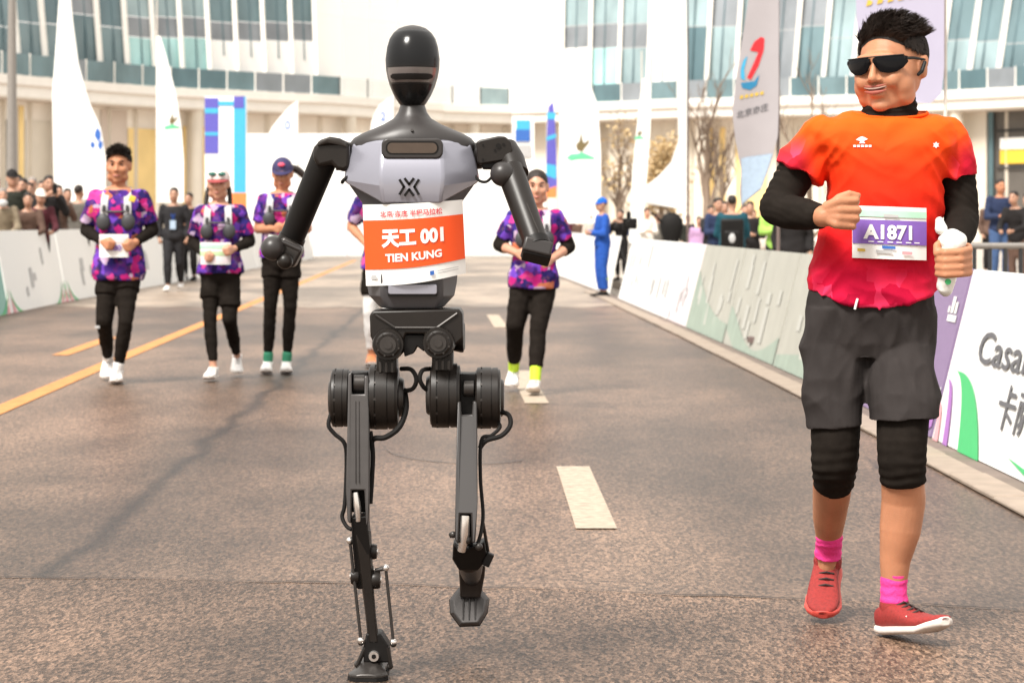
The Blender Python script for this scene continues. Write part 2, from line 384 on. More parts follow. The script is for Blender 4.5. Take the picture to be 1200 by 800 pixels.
# nearest board: white, with the maker's lettering and green and violet sweeps (u runs away from the camera)
Y0, Y1 = 8.9, 14.1; LN = Y1-Y0
a_ = V((interp(XR, Y0), Y0, .012)); b_ = V((interp(XR, Y1), Y1, .012)); exx = (b_-a_).normalized()
def near_pt(y, v): return a_+exx*(y-Y0)+V((.23, 0, .925))*v+V((-.0095, 0, -.002))
cur_t = [text_mb('Casarte', .27, lambda u, v: near_pt(13.42-u*1.0, .50+v*.92), .012, 'LEFT', sx=2.1)]
cur_c = [text_mb('卡萨帝', .27, lambda u, v: near_pt(12.62-u*1.0, .22+v*.92), .012, 'LEFT', sx=1.6)]
def arcband(y0, v0, y1, v1, w0, w1, bulge, k=12):
    mb = MB()
    L_, R_ = [], []
    for j in range(k+1):
        t = j/k; yy = y0+(y1-y0)*t; vv = v0+(v1-v0)*t**bulge
        L_.append(near_pt(yy, max(0, vv))); R_.append(near_pt(min(14.08, yy+w0+(w1-w0)*t), max(0, vv)))
    mb.add(L_+R_, [[i, i+1, k+2+i, k+1+i] for i in range(k)]); return mb
barrier(XR, 1, Y0, Y1, .925, .23, white, 'nearest white advertising board with dark lettering beside the man in orange', [
    ('lettering', greyp, cur_t), ('lettering', greyp, cur_c),
    ('green_sweep', greenp, [arcband(13.72, .42, 12.75, .0, .16, .55, 2.2)]),
    ('green_corner', greenp, [arcband(12.15, .085, 10.6, .0, .0, .8, 1)]),
    ('violet_sweep', violetp, [arcband(13.97, .36, 13.6, .0, .06, .14, 2.0)]),
    ('pink_sweep', pinkp, [arcband(14.07, .22, 13.88, .0, .0, .14, 2.0)])])
barrier(XR, 1, 14.15, 17.3, .925, .23, purplep, 'dull purple advertising board behind the man in orange', [
    ('white_mark', white, [[(.02, .68), (.10, .68), (.10, .72), (.02, .72)], [(.03, .73), (.05, .73), (.05, .80), (.03, .80)], [(.06, .73), (.085, .73), (.085, .83), (.06, .83)], [(.095, .73), (.11, .73), (.11, .77), (.095, .77)]]),
    ('white_sweep', white, curve_strip(lambda u: .30-1.6*u, .12, 0, .18)), ('violet_sweep', violetp, curve_strip(lambda u: .16-.8*u, .1, 0, .2))])
rr = random.Random(3)
def vague(n, m=sage2, u0=.05, u1=.95):                        # faint block letters on a sun-bleached banner
    o = []
    for i in range(n):
        u = rr.uniform(u0, u1-.08); v = rr.uniform(.10, .62); w_ = rr.uniform(.03, .07); h_ = rr.uniform(.10, .34); o.append([(u, v), (u+w_, v), (u+w_, v+h_), (u, v+h_)])
    return [('faint_print', m, [q]) for q in o]
def wash(m, f, w, u0=0, u1=1): return ('colour_wash', m, curve_strip(f, w, u0, u1, 16))
barrier(XR, 1, 17.35, 21.2, .925, .23, sage, 'grey-green advertising board touching the elbow side of the man in orange', vague(9)+[wash(sage3, lambda u: .3-.2*u, .3)])
barrier(XR, 1, 21.25, 25.1, .925, .23, sage, 'middle one of three grey-green advertising boards', vague(12)+[wash(sage3, lambda u: .25-.2*math.sin(u*4), .25)])
barrier(XR, 1, 25.15, 29, .925, .23, sage, 'grey-green advertising board next to the white boards', vague(12)+[wash(sage3, lambda u: .2+.5*u*u, .7)])
barrier(XR, 1, 29.05, 31.4, .93, .23, pinkwash, 'pale pink-white advertising board with grey writing beside the grey-green ones', vague(5, palegrey, .2, .8)+[('red_spot', pinkp, [[(.94, .02), (.99, .02), (.99, .12), (.94, .12)]])])
barrier(XR, 1, 31.45, 35.5, .93, .23, white, 'white advertising board in front of the black bag', vague(7, palegrey))
barrier(XR, 1, 35.55, 40, .93, .23, white, 'white advertising board just in front of the person in blue', vague(7, palegrey))
barrier(XR, 1, 42.2, 50, .95, .2, white, 'far white advertising board behind the person in blue', vague(3, pinkwash))
barrier(XR, 1, 50.05, 62, .95, .2, white, 'farthest white advertising board at the right-hand road edge')
def petals(us):
    g, p = [], []
    for u in us:
        for s_ in (-1, 1):
            k = 8
            o = [(u+s_*.02+s_*.16*(j/k)**1.6, .30*(1-j/k)**1.5) for j in range(k+1)]
            i_ = [(x+s_*.03*(j/k), max(0, y-.07)) for j, (x, y) in enumerate(o)]
            for j in range(k): g.append([o[j], o[j+1], i_[j+1], i_[j]])
            p.append([(u+s_*.025, .0), (u+s_*.02, .19), (u+s_*.075, .0)])
    k = 8; return [('green_petal', greenp, g[i:i+k]) for i in range(0, len(g), k)]+[('pink_petal', pinkp, [q]) for q in p]
barrier(XL, -1, 27, 33.2, 1.07, .2, teal, 'teal advertising board at the left edge of the picture', vague(5, sage2, .6, .95))
barrier(XL, -1, 33.25, 38.2, 1.07, .2, white, 'white advertising board with pink and green petals under the leaning spectators', petals([.03, .97])+vague(4, palegrey, .3, .75))
barrier(XL, -1, 38.25, 43.2, 1.07, .2, white, 'white petal-printed advertising board beside the front male runner', petals([.03, .97])+vague(3, palegrey, .3, .75))
barrier(XL, -1, 43.25, 52, 1.07, .2, white, 'white advertising board behind the front male runner', vague(3, palegrey))
barrier(XL, -1, 52.05, 66, 1.07, .2, white, 'white advertising board behind the man in the dark suit', vague(3, pinkwash))
barrier(XL, -1, 66.05, 84, 1.07, .2, white, 'farthest white advertising board on the left', vague(3, pinkwash))
# big white start backdrop across the end of the road
def wall_thing(name, label, cat, px0, px1, pyt, Y, thick, mat, group=None, pyb=None, lid=True):
    mb = MB(); a, b = P(px0, 300, Y), P(px1, 300, Y); zt = P(0, pyt, Y).z; z0 = 0 if pyb is None else P(0, pyb, Y).z
    mb.bb((a.x, Y, z0), (b.x, Y+thick, zt)); root = empty(name, ((a.x+b.x)/2, Y, 0), label, cat, group); build('panel', mb, mat, root, smooth=0, bevel=.03)
    return root
wt = wall_thing('event_backdrop', 'big white event backdrop across the far end of the road', 'backdrop', 286, 600, 157, 88, .5, white)
mb = MB()
for i in range(1, 7):
    x = P(286+i*40, 0, 88).x; mb.bb((x-.02, 87.99, 0), (x+.02, 87.97, P(0, 158, 88).z))
build('seam', mb, pinkwash, wt, smooth=0)
# ------------------------------------------------------------------ curved glass building round the square
def ring_pt(px):
    tab = [(-140, 132), (0, 139.5), (183, 153), (387, 163), (520, 175), (600, 178), (700, 173), (800, 168), (1000, 163), (1200, 153), (1340, 144)]
    Y = interp(tab, px); return V(((px-CX)*Y/F, Y, 0))
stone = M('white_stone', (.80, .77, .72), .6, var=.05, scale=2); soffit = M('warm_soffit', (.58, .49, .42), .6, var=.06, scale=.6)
colm = M('beige_column', (.66, .60, .51), .6, var=.06, scale=1); panelw = M('white_cladding', (.88, .87, .85), .45, var=.03)
def glassmat(name, c, rough=.16): return M(name, c, rough, var=.35, scale=.55, bump=.25, bscale=.45, spec=.6, stretch=(1, 1, .5))
glass = [glassmat('teal_glass', (.13, .20, .22)), glassmat('grey_glass', (.21, .23, .25)), glassmat('pale_glass', (.27, .36, .38)), glassmat('dark_teal_glass', (.085, .145, .165))]
cyan = glassmat('bright_cyan_glass', (.36, .60, .60)); shopw = M('shop_interior', (.10, .09, .08), .5, var=.3, scale=.5)
yel = M('yellow_sign', (.75, .47, .05), .5, var=.04); warmwall = M('warm_wall', (.80, .74, .66), .6, var=.15, scale=.4); yelwall = M('pale_yellow_wall', (.84, .62, .27), .6, var=.15, scale=.5)
bld = empty('glass_building', (0, 178, 0), 'curved glass and white stone building closing the square', 'building')
ZT, ZF, ZB, ZTOP = 9.2, 7.95, 10.3, 19.5          # ring top, ring underside, balustrade top, facade top
pxs = list(range(-140, 1341, 20))
def kl(px): return (px-CX)/CX*(.12 if px < CX else .19)
def fac(px, z, back=0):
    p = ring_pt(px); q = V((p.x*(1+back/p.y), p.y+back, z)); q.x += kl(px)*max(0, z-ZB); q.y += .10*max(0, z-ZB); return q
def ringstrip(name, mat, prof, pxl=pxs, **k):     # sweep a profile of (back, z) along the curve
    mb = MB(); rings = [[V((ring_pt(px).x*(1+b/ring_pt(px).y), ring_pt(px).y+b, z)) for b, z in prof] for px in pxl]
    mb.loft(rings); return build(name, mb, mat, bld, **k)
fascia = ringstrip('fascia', stone, [(-1.6, ZT), (-1.6, ZT-.5), (-1.4, ZT-.55), (-1.4, ZF+.1), (-1.2, ZF), (3, ZF), (3, ZT)], smooth=20)
ringstrip('fascia_groove', soffit, [(-1.62, ZT-.50), (-1.62, ZT-.58), (-1.3, ZT-.58), (-1.3, ZT-.50)], smooth=20)
ringstrip('soffit', soffit, [(-1.1, ZF-.01), (-1.1, ZF-.06), (6, ZF-.06), (6, ZF-.01)], smooth=20)
ringstrip('ground_floor_wall', warmwall, [(1, -.1), (1, ZF-.06), (1.4, ZF-.06), (1.4, -.1)], smooth=20)
gl = random.Random(11)
mull = list(range(-104, 372, 32))+[372, 404, 436, 468, 500, 532, 564, 596, 628, 658]+list(range(690, 1340, 34))
def quadslab(a, b, c, d, th):                       # four corners, pushed back
    mb = MB(); mb.prism([a, b, c, d], th); return mb
def bay_pane(p0, p1, z0, z1, mat, name='pane', inset=.14):
    a0, b0, a1, b1 = fac(p0+1.4, z0), fac(p1-1.4, z0), fac(p0+1.4, z1), fac(p1-1.4, z1)
    build(name, quadslab(a0, b0, b1, a1, (0, .12, 0)), mat, bld, smooth=0)
for i, (p0, p1) in enumerate(zip(mull, mull[1:])):
    mid = (p0+p1)/2; zy = lambda py: CZ+(HY-py)*ring_pt(mid).y/F
    bz = zy(66 if mid < 300 else 80)
    if 366 < mid < 655 or 754 < mid < 790:
        bay_pane(p0-1, p1+1, ZT-.2, 14.4, panelw, 'cladding_panel'); bay_pane(p0-1, p1+1, 14.43, ZTOP, panelw, 'cladding_panel')
    elif mid < 366:
        if mid > 250: cuts = [(ZT-.2, zy(48), panelw), (zy(48), zy(26), glass[1]), (zy(26), ZTOP, glass[gl.choice((0, 2))])]
        elif mid > 150: cuts = [(ZT-.2, zy(44), cyan if mid < 250 else panelw), (zy(44), zy(20), glass[1]), (zy(20), ZTOP, glass[2])]
        else: cuts = [(ZT-.2, zy(30+gl.uniform(-14, 10)), glass[gl.choice((0, 3, 0))]), (0, ZTOP, glass[gl.choice((0, 1, 3))])]
        lo = None
        for z0, z1, m in cuts:
            z0 = lo if z0 == 0 else z0; bay_pane(p0, p1, z0+.03, z1-.03, m, 'pane' if m is not panelw else 'cladding_panel'); lo = z1
    else:
        if mid < 690: cuts = [(ZT-.2, zy(56), panelw), (zy(56), zy(30), glass[1]), (zy(30), ZTOP, glass[2])]
        elif mid < 790: cuts = [(ZT-.2, zy(56), cyan if mid < 720 else glass[2]), (zy(56), zy(28), glass[1]), (zy(28), ZTOP, glass[2])]
        else: cuts = [(ZT-.2, zy(38+gl.uniform(-8, 14)), glass[gl.choice((0, 3, 1, 2))]), (0, ZTOP, glass[gl.choice((0, 1, 2))])]
        lo = None
        for z0, z1, m in cuts:
            z0 = lo if z0 == 0 else z0; bay_pane(p0, p1, z0+.03, z1-.03, m, 'pane' if m is not panelw else 'cladding_panel'); lo = z1
for px in [q for q in mull if not 375 < q < 655]:                                     # leaning white fins between the bays
    mb = MB(); w_ = .13; d_ = .5
    a, b = fac(px, ZT), fac(px, ZTOP+.2)
    mb.loft([[p+V((-w_, -d_, 0)), p+V((w_, -d_, 0)), p+V((w_, .1, 0)), p+V((-w_, .1, 0))] for p in (a, b)]); build('fin', mb, stone, bld, smooth=0)
for p0, p1 in zip(mull, mull[1:]):                  # slim dark glazing bars in the middle of the bays
    mid = (p0+p1)/2
    if 366 < mid < 655: continue
    mb = MB(); a, b = fac(mid, ZT+1.2 if not 250 < mid < 366 else 11.4), fac(mid, ZTOP); mb.loft([[p+V((-.035, -.06, 0)), p+V((.035, -.06, 0)), p+V((.035, .02, 0)), p+V((-.035, .02, 0))] for p in (a, b)]); build('glazing_bar', mb, glass[3], bld, smooth=0)
for px in range(-90, 1330, 31):                     # shallow pilasters along the ground floor
    p = fac(px, 0, .92); mb = MB(); mb.bb((p.x-.16, p.y-.1, -.05), (p.x+.16, p.y+.1, ZF-.1)); build('pilaster', mb, colm, bld, smooth=0)
mb = MB(); mb.loft([[fac(px, ZTOP), fac(px, ZTOP+1.2), fac(px, ZTOP+1.2)+V((0, 3, 0)), fac(px, ZTOP)+V((0, 3, 0))] for px in pxs]); build('roof_edge', mb, stone, bld, smooth=20)
clear = M('clear_balustrade_glass', (.75, .77, .75), .1, alpha=.25, var=.02)
bal = list(range(-130, 1340, 33))
for p0, p1 in zip(bal, bal[1:]):                    # glass balustrade on the ring
    mid = (p0+p1)/2; m = glass[gl.choice((0, 3, 1))] if (mid < 385 or mid > 700) else clear
    if 555 < mid < 590: m = glass[2]
    a, b = fac(p0+.8, ZT+.05, -1.2), fac(p1-.8, ZT+.05, -1.2)
    build('balustrade_pane', quadslab(a, b, b+V((0, 0, 1.15)), a+V((0, 0, 1.15)), (0, .03, 0)), m, bld, smooth=0)
for p0 in bal:
    p = fac(p0, ZT, -1.18); mb = MB(); mb.bb((p.x-.04, p.y-.05, ZT-.02), (p.x+.04, p.y+.05, ZT+1.25)); build('balustrade_post', mb, legm if 380 < p0 < 700 else stone, bld, smooth=0)
for px in (-100, -20, 72, 236, 402, 560, 700, 820, 1010, 1125, 1260):             # round columns under the ring
    p = fac(px+gl.uniform(-8, 8), 0, -.6); mb = MB(); mb.tube((p.x, p.y, -.1), (p.x, p.y, ZF), .42, n=20); build('column', mb, colm, bld)
def shop(px0, px1, py0, py1, mat, name, back=.9):  # pieces of the ground-floor front, set before its wall
    a, b = fac(px0, 0, back), fac(px1, 0, back); z0, z1 = [max(-.05, CZ+(HY-py)*a.y/F) for py in (py1, py0)]
    q = [V((a.x, a.y, z0)), V((b.x, b.y, z0)), V((b.x, b.y, z1)), V((a.x, a.y, z1))]
    build(name, quadslab(*q, (0, .06, 0)), mat, bld, smooth=0)
for a in ((118, 149, 128, 262, soffit), (150, 184, 150, 262, yelwall), (214, 240, 148, 262, yelwall), (4, 12, 140, 262, shopw), (22, 28, 124, 262, yelwall), (30, 60, 140, 262, colm)): shop(*a, 'shop_panel')
for a in ((702, 790, 132, 262, colm), (820, 850, 150, 262, yelwall), (862, 900, 140, 262, yelwall), (905, 960, 130, 262, colm)): shop(*a, 'shop_panel')
shop(1162, 1210, 118, 262, shopw, 'shop_window'); shop(1172, 1212, 176, 192, yel, 'shop_sign', .75); shop(1172, 1212, 162, 175, panelw, 'shop_sign', .75)
shop(1128, 1156, 120, 262, colm, 'shop_panel', .65); shop(1158, 1164, 118, 262, glass[3], 'door_frame', .65); shop(1214, 1300, 118, 262, shopw, 'shop_window')
shop(1168, 1212, 196, 198, legm, 'window_bar', .7); shop(1168, 1212, 152, 155, legm, 'window_bar', .7)

# ------------------------------------------------------------------ feather flags and banners
poleg = M('grey_pole', (.25, .23, .21), .4, metal=.3); polew = M('pale_pole', (.62, .56, .50), .4); poled = M('dark_pole', (.14, .10, .09), .5)
flagw = M('white_flag_cloth', (.80, .80, .78), .7, var=.03); flaggrey = M('grey_flag_cloth', (.37, .345, .36), .65, var=.08, scale=3); lav = M('lavender_flag_cloth', (.40, .38, .49), .65, var=.08, scale=3)
indigo = M('indigo_print', (.10, .09, .42), .6, var=.1); skyb = M('cyan_print', (.05, .38, .62), .6, var=.1); oran = M('orange_print', (.80, .22, .06), .6, var=.2)
redp = M('red_print', (.68, .02, .03), .55); bluep = M('deep_cyan_print', (.02, .20, .38), .55); goldp = M('gold_print', (.62, .42, .06), .55); browp = M('brown_print', (.16, .12, .05), .6); mint = M('mint_print', (.12, .52, .28), .6); lightblue = M('pale_blue_print', (.36, .46, .58), .6)
def flag(label, pole_px, Y, outline, mat, pole_m, top, bottom=None, art=(), wave=.05, rad=.03, group='feather flags round the square', name='feather_flag'):
    base = P(pole_px, 300, Y); base.z = .12 if base.x > 2 or base.x < -6.5 else 0
    root = empty(name, base, label, 'flag', group)
    zt = P(0, top, Y).z; mb = MB(); mb.path([(base.x, Y, base.z), (base.x, Y, base.z+(zt-base.z)*.6), (base.x, Y, zt)], [rad, rad*.8, rad*.4], 10); mb.lathe((base.x, Y, base.z-.001), (0, 0, 1), [(0, .28), (.05, .28), (.07, .08), (.22, .05)], 14)
    build('pole', mb, pole_m, root)
    def srf(px, py, off=0):
        p = P(px, py, Y); d = abs(p.x-base.x); p.y += -.05+wave*math.sin(d*4.5+p.z*1.1)*min(1, d*2)+.07*min(1, d*2)*noise.noise(V((p.x*1.3, Y, p.z*.7)))*(Y/40)**.5-off; return p
    def fill(poly, off, thick):
        ys_ = sorted(set(q[1] for q in poly)); y0, y1 = ys_[0], ys_[-1]; n = max(4, int((y1-y0)/(6 if thick else 2))); rows = []
        for i in range(n+1):
            y = y0+(y1-y0)*min(max(i/n, .002), .998); xs = []
            for (xa, ya), (xb, yb) in zip(poly, poly[1:]+poly[:1]):
                if (ya <= y < yb) or (yb <= y < ya): xs.append(xa+(xb-xa)*(y-ya)/(yb-ya))
            xs.sort(); rows.append([(xs[0]+(xs[-1]-xs[0])*k/8, y) for k in range(9)])
        mb = MB(); front = [srf(x, y, off) for r in rows for x, y in r]
        fs = [[j*9+i, j*9+i+1, j*9+i+10, j*9+i+9] for j in range(n) for i in range(8)]; mb.add(front, fs)
        if thick:
            k = len(front); mb.add([p+V((0, thick, 0)) for p in front], [f[::-1] for f in fs])
            rim = list(range(9))+[j*9+8 for j in range(1, n+1)]+[n*9+i for i in range(7, -1, -1)]+[j*9 for j in range(n-1, 0, -1)]
            mb.f += [[rim[i], rim[i-1], k+rim[i-1], k+rim[i]] for i in range(len(rim))]; mb.m += [0]*len(rim)
        return mb
    build('sail', fill(outline, 0, .008), mat, root, smooth=60)
    for nm, m, polys in art:
        for q in polys: build(nm, q(srf) if callable(q) else fill(q, .005, 0), m, root, smooth=60)
    return root
def blobpoly(cx, cy, rx, ry, seed, n=11): r_ = random.Random(seed); return [(cx+rx*math.cos(t)*r_.uniform(.75, 1.1), cy+ry*math.sin(t)*r_.uniform(.75, 1.1)) for t in ang(n)]
def runner_logo(cx, cy, s, seed):
    return [('green_logo', mint, [[(cx-.95*s, cy+.75*s), (cx-.5*s, cy+.4*s), (cx+.1*s, cy+.35*s), (cx+.95*s, cy+.7*s), (cx+.9*s, cy+.9*s), (cx, cy+.6*s), (cx-.6*s, cy+.95*s)]]),
            ('brown_logo', browp, [blobpoly(cx, cy, .32*s, .42*s, seed), [(cx-.1*s, cy-.2*s), (cx+.05*s, cy-.95*s), (cx+.2*s, cy-.2*s)], [(cx+.1*s, cy-.1*s), (cx+.6*s, cy-.5*s), (cx+.55*s, cy-.2*s), (cx+.25*s, cy+.15*s)]])]
flag('tall white feather flag with blue writing behind the front male runner', 76, 58, [(77, -60), (85, 20), (92, 75), (104, 118), (118, 150), (124, 185), (124, 236), (64, 238), (62, 110), (68, 20), (74, -60)], flagw, poleg, -64,
     art=[('blue_mark', blueprint, [blobpoly(115, 158, 4, 8, 1), blobpoly(109, 170, 3, 5, 2), blobpoly(118, 170, 3, 6, 3)]), ('grey_mark', palegrey, [blobpoly(97, 136, 1.5, 2.5, 5)])])
flag('white feather flag with green logo between the front runner and the woman in white cap', 184, 60, [(184, 42), (188, 42), (197, 72), (207, 112), (213, 150), (216, 190), (216, 238), (184, 238)], flagw, polew, -30, art=runner_logo(202, 142, 11, 4))
flag('white feather flag with a blue figure above the woman in navy cap', 350, 78, [(349, 118), (343, 122), (330, 135), (318, 150), (308, 175), (306, 250), (349, 250)], flagw, polew, 116,
     art=[('blue_mark', blueprint, [lambda s_: text_mb('0', 15, lambda u, v: s_(337+u, 152-v, .006), .02, 'CENTER', sx=1.0)]), ('grey_mark', palegrey, [blobpoly(329, 161, 2.2, 3.5, 7)])])
flag('white feather flag with a blue figure just left of the robot head', 462, 80, [(461, 112), (455, 116), (444, 124), (436, 140), (432, 170), (432, 250), (461, 250)], flagw, polew, 110,
     art=[('blue_mark', blueprint, [lambda s_: text_mb('2', 15, lambda u, v: s_(449+u, 142-v, .006), .02, 'CENTER')])])
flag('wide white flag with green and brown logo right of the woman with lime socks', 656, 66, [(656, 94), (676, 92), (692, 100), (701, 125), (704, 180), (704, 262), (656, 262)], flagw, polew, 88, art=runner_logo(680, 172, 18, 9))
flag('narrow white feather flag with small green logo above the black bag', 752, 56, [(757, 92), (763, 96), (762, 150), (757, 220), (751, 285), (737, 285), (741, 200), (748, 130), (753, 92)], flagw, polew, 60, art=runner_logo(749, 157, 7, 12))
flag('white feather flag trailing low on the pole with dark joints', 806, 44, [(803, -30), (805, 60), (804, 245), (752, 242), (752, 222), (772, 206), (786, 190), (795, 165), (793, 90), (797, 0), (800, -30)], flagw, poled, -50, rad=.022)
bl = [(879, -20), (912, -20), (912, 120), (911, 160), (903, 190), (892, 222), (868, 241), (866, 226), (868, 200), (861, 165), (857, 132), (862, 90), (870, 40)]
f7 = flag('grey feather flag with red and blue swoosh left of the man in orange', 912, 23, bl, flaggrey, poled, -60, wave=.06, rad=.018,
     art=[('red_swoosh', redp, [[(877, 62), (883, 50), (891, 44), (895, 46), (894, 60), (888, 78), (879, 94), (874, 93), (881, 78), (888, 62), (887, 54), (881, 60)]]),
          ('blue_swoosh', bluep, [[(867, 97), (872, 101), (881, 99), (889, 88), (886, 101), (878, 106), (869, 105)]]), ('cyan_swoosh', skyb, [[(870, 72), (875, 66), (871, 82), (872, 95), (867, 94), (867, 82)]]),
          ('gold_line', goldp, [[(866+i*6, 113-i*1.2), (870+i*6, 112-i*1.2), (870+i*6, 116-i*1.2), (866+i*6, 117-i*1.2)] for i in range(5)]),
          ('lettering', greyp, [lambda s_: text_mb('北京亦庄', 9.5, lambda u, v: s_(881+u, 134-v-u*.28, .005), .01, 'CENTER')]),
          ('pale_blue_foot', lightblue, [[(868, 185), (905, 180), (892, 220), (869, 239)]])])
flag('lavender feather flag behind the head of the man in orange', 1108, 17, [(1001, -40), (1105, -40), (1105, 80), (1102, 112), (1088, 122), (1066, 120), (1020, 118), (1006, 70), (1002, 20)], lav, polew, -60, wave=.04, rad=.016,
     art=[('gold_lettering', goldp, [[(1013+i*12.5, 9-i*2.2), (1019+i*12.5, 8-i*2.2), (1021+i*12.5, 2-i*2.2), (1015+i*12.5, 1-i*2.2)] for i in range(6)])])
flag('narrow indigo and cyan feather flag above the woman with lime socks', 641, 64, [(643, 121), (648, 119), (650, 135), (652, 180), (653, 216), (652, 232), (640, 232), (640, 190), (641, 150)], indigo, polew, 116, wave=.02,
     art=[('cyan_band', skyb, [[(641, 132), (651, 132), (651, 140), (641, 140)], [(640, 160), (652, 157), (652, 162), (640, 165)], [(640, 192), (652, 194), (652, 210), (640, 206)]]), ('orange_foot', oran, [[(640, 222), (652, 218), (652, 232), (640, 232)]])])
# blue gate-shaped banner
bn = empty('banner', P(265, 300, 57)*V((1, 1, 0)) if False else V((P(265, 300, 57).x, 57, 0)), 'upright blue, white and orange banner behind the woman in white cap', 'banner')
def bq(x0, y0, x1, y1, off=0, th=.06):
    mb = MB(); a, b = P(x0, y0, 57), P(x1, y1, 57); mb.bb((a.x, 57-off, a.z), (b.x, 57-off+th, b.z)); return mb
build('panel', bq(240, 113, 289, 262), flagw, bn, smooth=0)
for q, m, nm in ((((240, 115, 256, 180)), indigo, 'indigo_stripe'), ((274, 113, 288, 235), skyb, 'cyan_stripe'), ((256, 119, 274, 124), skyb, 'cyan_bar'), ((240, 127, 256, 133), skyb, 'cyan_bar'), ((240, 155, 256, 159), skyb, 'cyan_bar'), ((274, 113, 286, 127), indigo, 'indigo_bar'), ((272, 226, 289, 262), oran, 'orange_foot')):
    build(nm, bq(*q, off=.012+(.006 if 'bar' in nm or 'foot' in nm else 0), th=.01), m, bn, smooth=0)
# blue poster standing by the backdrop
po = empty('poster_stand', V((P(620, 300, 86).x, 86, 0)), 'small blue and dark poster on the far white wall right of the robot shoulder', 'poster')
def pq(x0, y0, x1, y1, m, nm, off): mb = MB(); a, b = P(x0, y0, 86), P(x1, y1, 86); mb.bb((a.x, 86-off, a.z), (b.x, 86-off+.05, b.z)); build(nm, mb, m, po, smooth=0)
pq(600, 136, 626, 300, panelw, 'panel', 0); pq(605, 141, 621, 152, skyb, 'blue_picture', .055); pq(604, 152, 621, 166, blueprint, 'dark_picture', .055); pq(607, 170, 622, 184, palegrey, 'grey_picture', .055)
# lamp post at the left edge
lp = empty('lamp_post', V((P(14, 300, 47).x, 47, .12)), 'plain grey lamp post at the left edge of the picture', 'lamp post')
mb = MB(); b_ = lp.location; mb.lathe(b_, (0, 0, 1), [(0, .17), (.35, .17), (.4, .11), (6.8, .06)], 16); build('pole', mb, poleg, lp)
mb = MB(); mb.path([b_+V((0, 0, 6.7)), b_+V((0, 0, 7.2)), b_+V((.5, 0, 7.5)), b_+V((1.3, 0, 7.55))], [.05, .045, .04, .035], 8); build('arm', mb, poleg, lp)
mb = MB(); mb.ell(b_+V((1.5, 0, 7.52)), (.32, .14, .07)); build('lamp_head', mb, poleg, lp)

# ------------------------------------------------------------------ bare street trees
bark = M('pale_brown_bark', (.20, .145, .105), .85, var=.3, scale=8, bump=.5, stretch=(1, 1, .3)); dryleaf = M('dry_leaves', (.52, .38, .20), .7, var=.3, scale=20)
def tree(label, px, Y, h, r, seed, first=.35, lean=0., leaves=0, spread=.5, n1=6):
    rd = random.Random(seed); base = P(px, 300, Y); base.z = .12; root = empty('bare_tree', base, label, 'tree', 'bare street trees on the right')
    tips = []; tr = MB(); tp = spline([base, base+V((lean*.3*h, 0, h*.3)), base+V((lean*.6*h, .05*h, h*.6)), base+V((lean*h, 0, h))], 5)
    tr.path(tp, [r*(1-.82*i/(len(tp)-1)) for i in range(len(tp))], 10); tr.lathe(base-V((0, 0, .02)), (0, 0, 1), [(0, r*1.5), (.15, r*1.1), (.5, r*.9)], 10); build('trunk', tr, bark, root, smooth=60)
    br = MB()
    def grow(p, d, ln, rr_, lev):
        k = 4; pts = [p]; dd = d.copy()
        for i in range(k):
            dd = (dd+V((rd.uniform(-.25, .25), rd.uniform(-.25, .25), rd.uniform(0., .3)))).normalized(); pts.append(pts[-1]+dd*ln/k)
        br.path(pts, [rr_*(1-.65*i/k) for i in range(k+1)], 6 if lev < 2 else 4)
        if lev < 3:
            for _ in range(4 if lev == 0 else 3):
                i = rd.randint(1, k); a = rd.uniform(0, 6.28); nd = (dd*.9+V((math.cos(a), math.sin(a), .35))*.75).normalized(); grow(pts[i], nd, ln*rd.uniform(.5, .7), rr_*.5, lev+1)
        else: tips.append(pts[-1]); tips.append(pts[2])
    for i in range(n1):
        t = first+(1-first)*(i+.5)/n1; j = min(len(tp)-1, int(t*(len(tp)-1))); a = i*2.4+rd.uniform(-.4, .4)
        grow(tp[j], V((math.cos(a)*spread, math.sin(a)*spread, .75)).normalized(), h*rd.uniform(.30, .45)*(1.15-.5*t), r*.5*(1.1-.6*t), 0)
    build('branches', br, bark, root, smooth=60)
    if leaves:
        lf = MB()
        for i in range(leaves):
            c = rd.choice(tips)+V((rd.gauss(0, .25), rd.gauss(0, .25), rd.gauss(0, .25))); s_ = rd.uniform(.05, .11); q = Matrix.Rotation(rd.uniform(0, 6.28), 3, V((rd.gauss(0, 1), rd.gauss(0, 1), rd.gauss(0, 1))).normalized())
            lf.add([c+q@V((-s_, 0, 0)), c+q@V((0, -s_*.5, .01)), c+q@V((s_, 0, 0)), c+q@V((0, s_*.5, .01))], [[0, 1, 2, 3]])
        tag(build('dry_foliage', lf, dryleaf, root, smooth=0), kind='stuff')
    return root
tree('bare tree with upright branches right behind the person in blue', 726, 78, 3.3, .14, 5, .2, leaves=300, spread=.35, n1=8)
tree('broad tree with pale dry leaves behind the black bag', 774, 84, 2.7, .11, 8, .3, leaves=3500, spread=.7, n1=8)
tree('stout bare tree trunk next to the pole with dark joints', 829, 50, 3.0, .13, 15, .45, spread=.4)
tree('slim bare tree forking behind the grey flag', 847, 54, 2.6, .08, 21, .3, spread=.45)
tree('bare tree whose limbs cross the gap between the grey flag and the man in orange', 950, 40, 2.7, .08, 33, .3, spread=.8, n1=7)
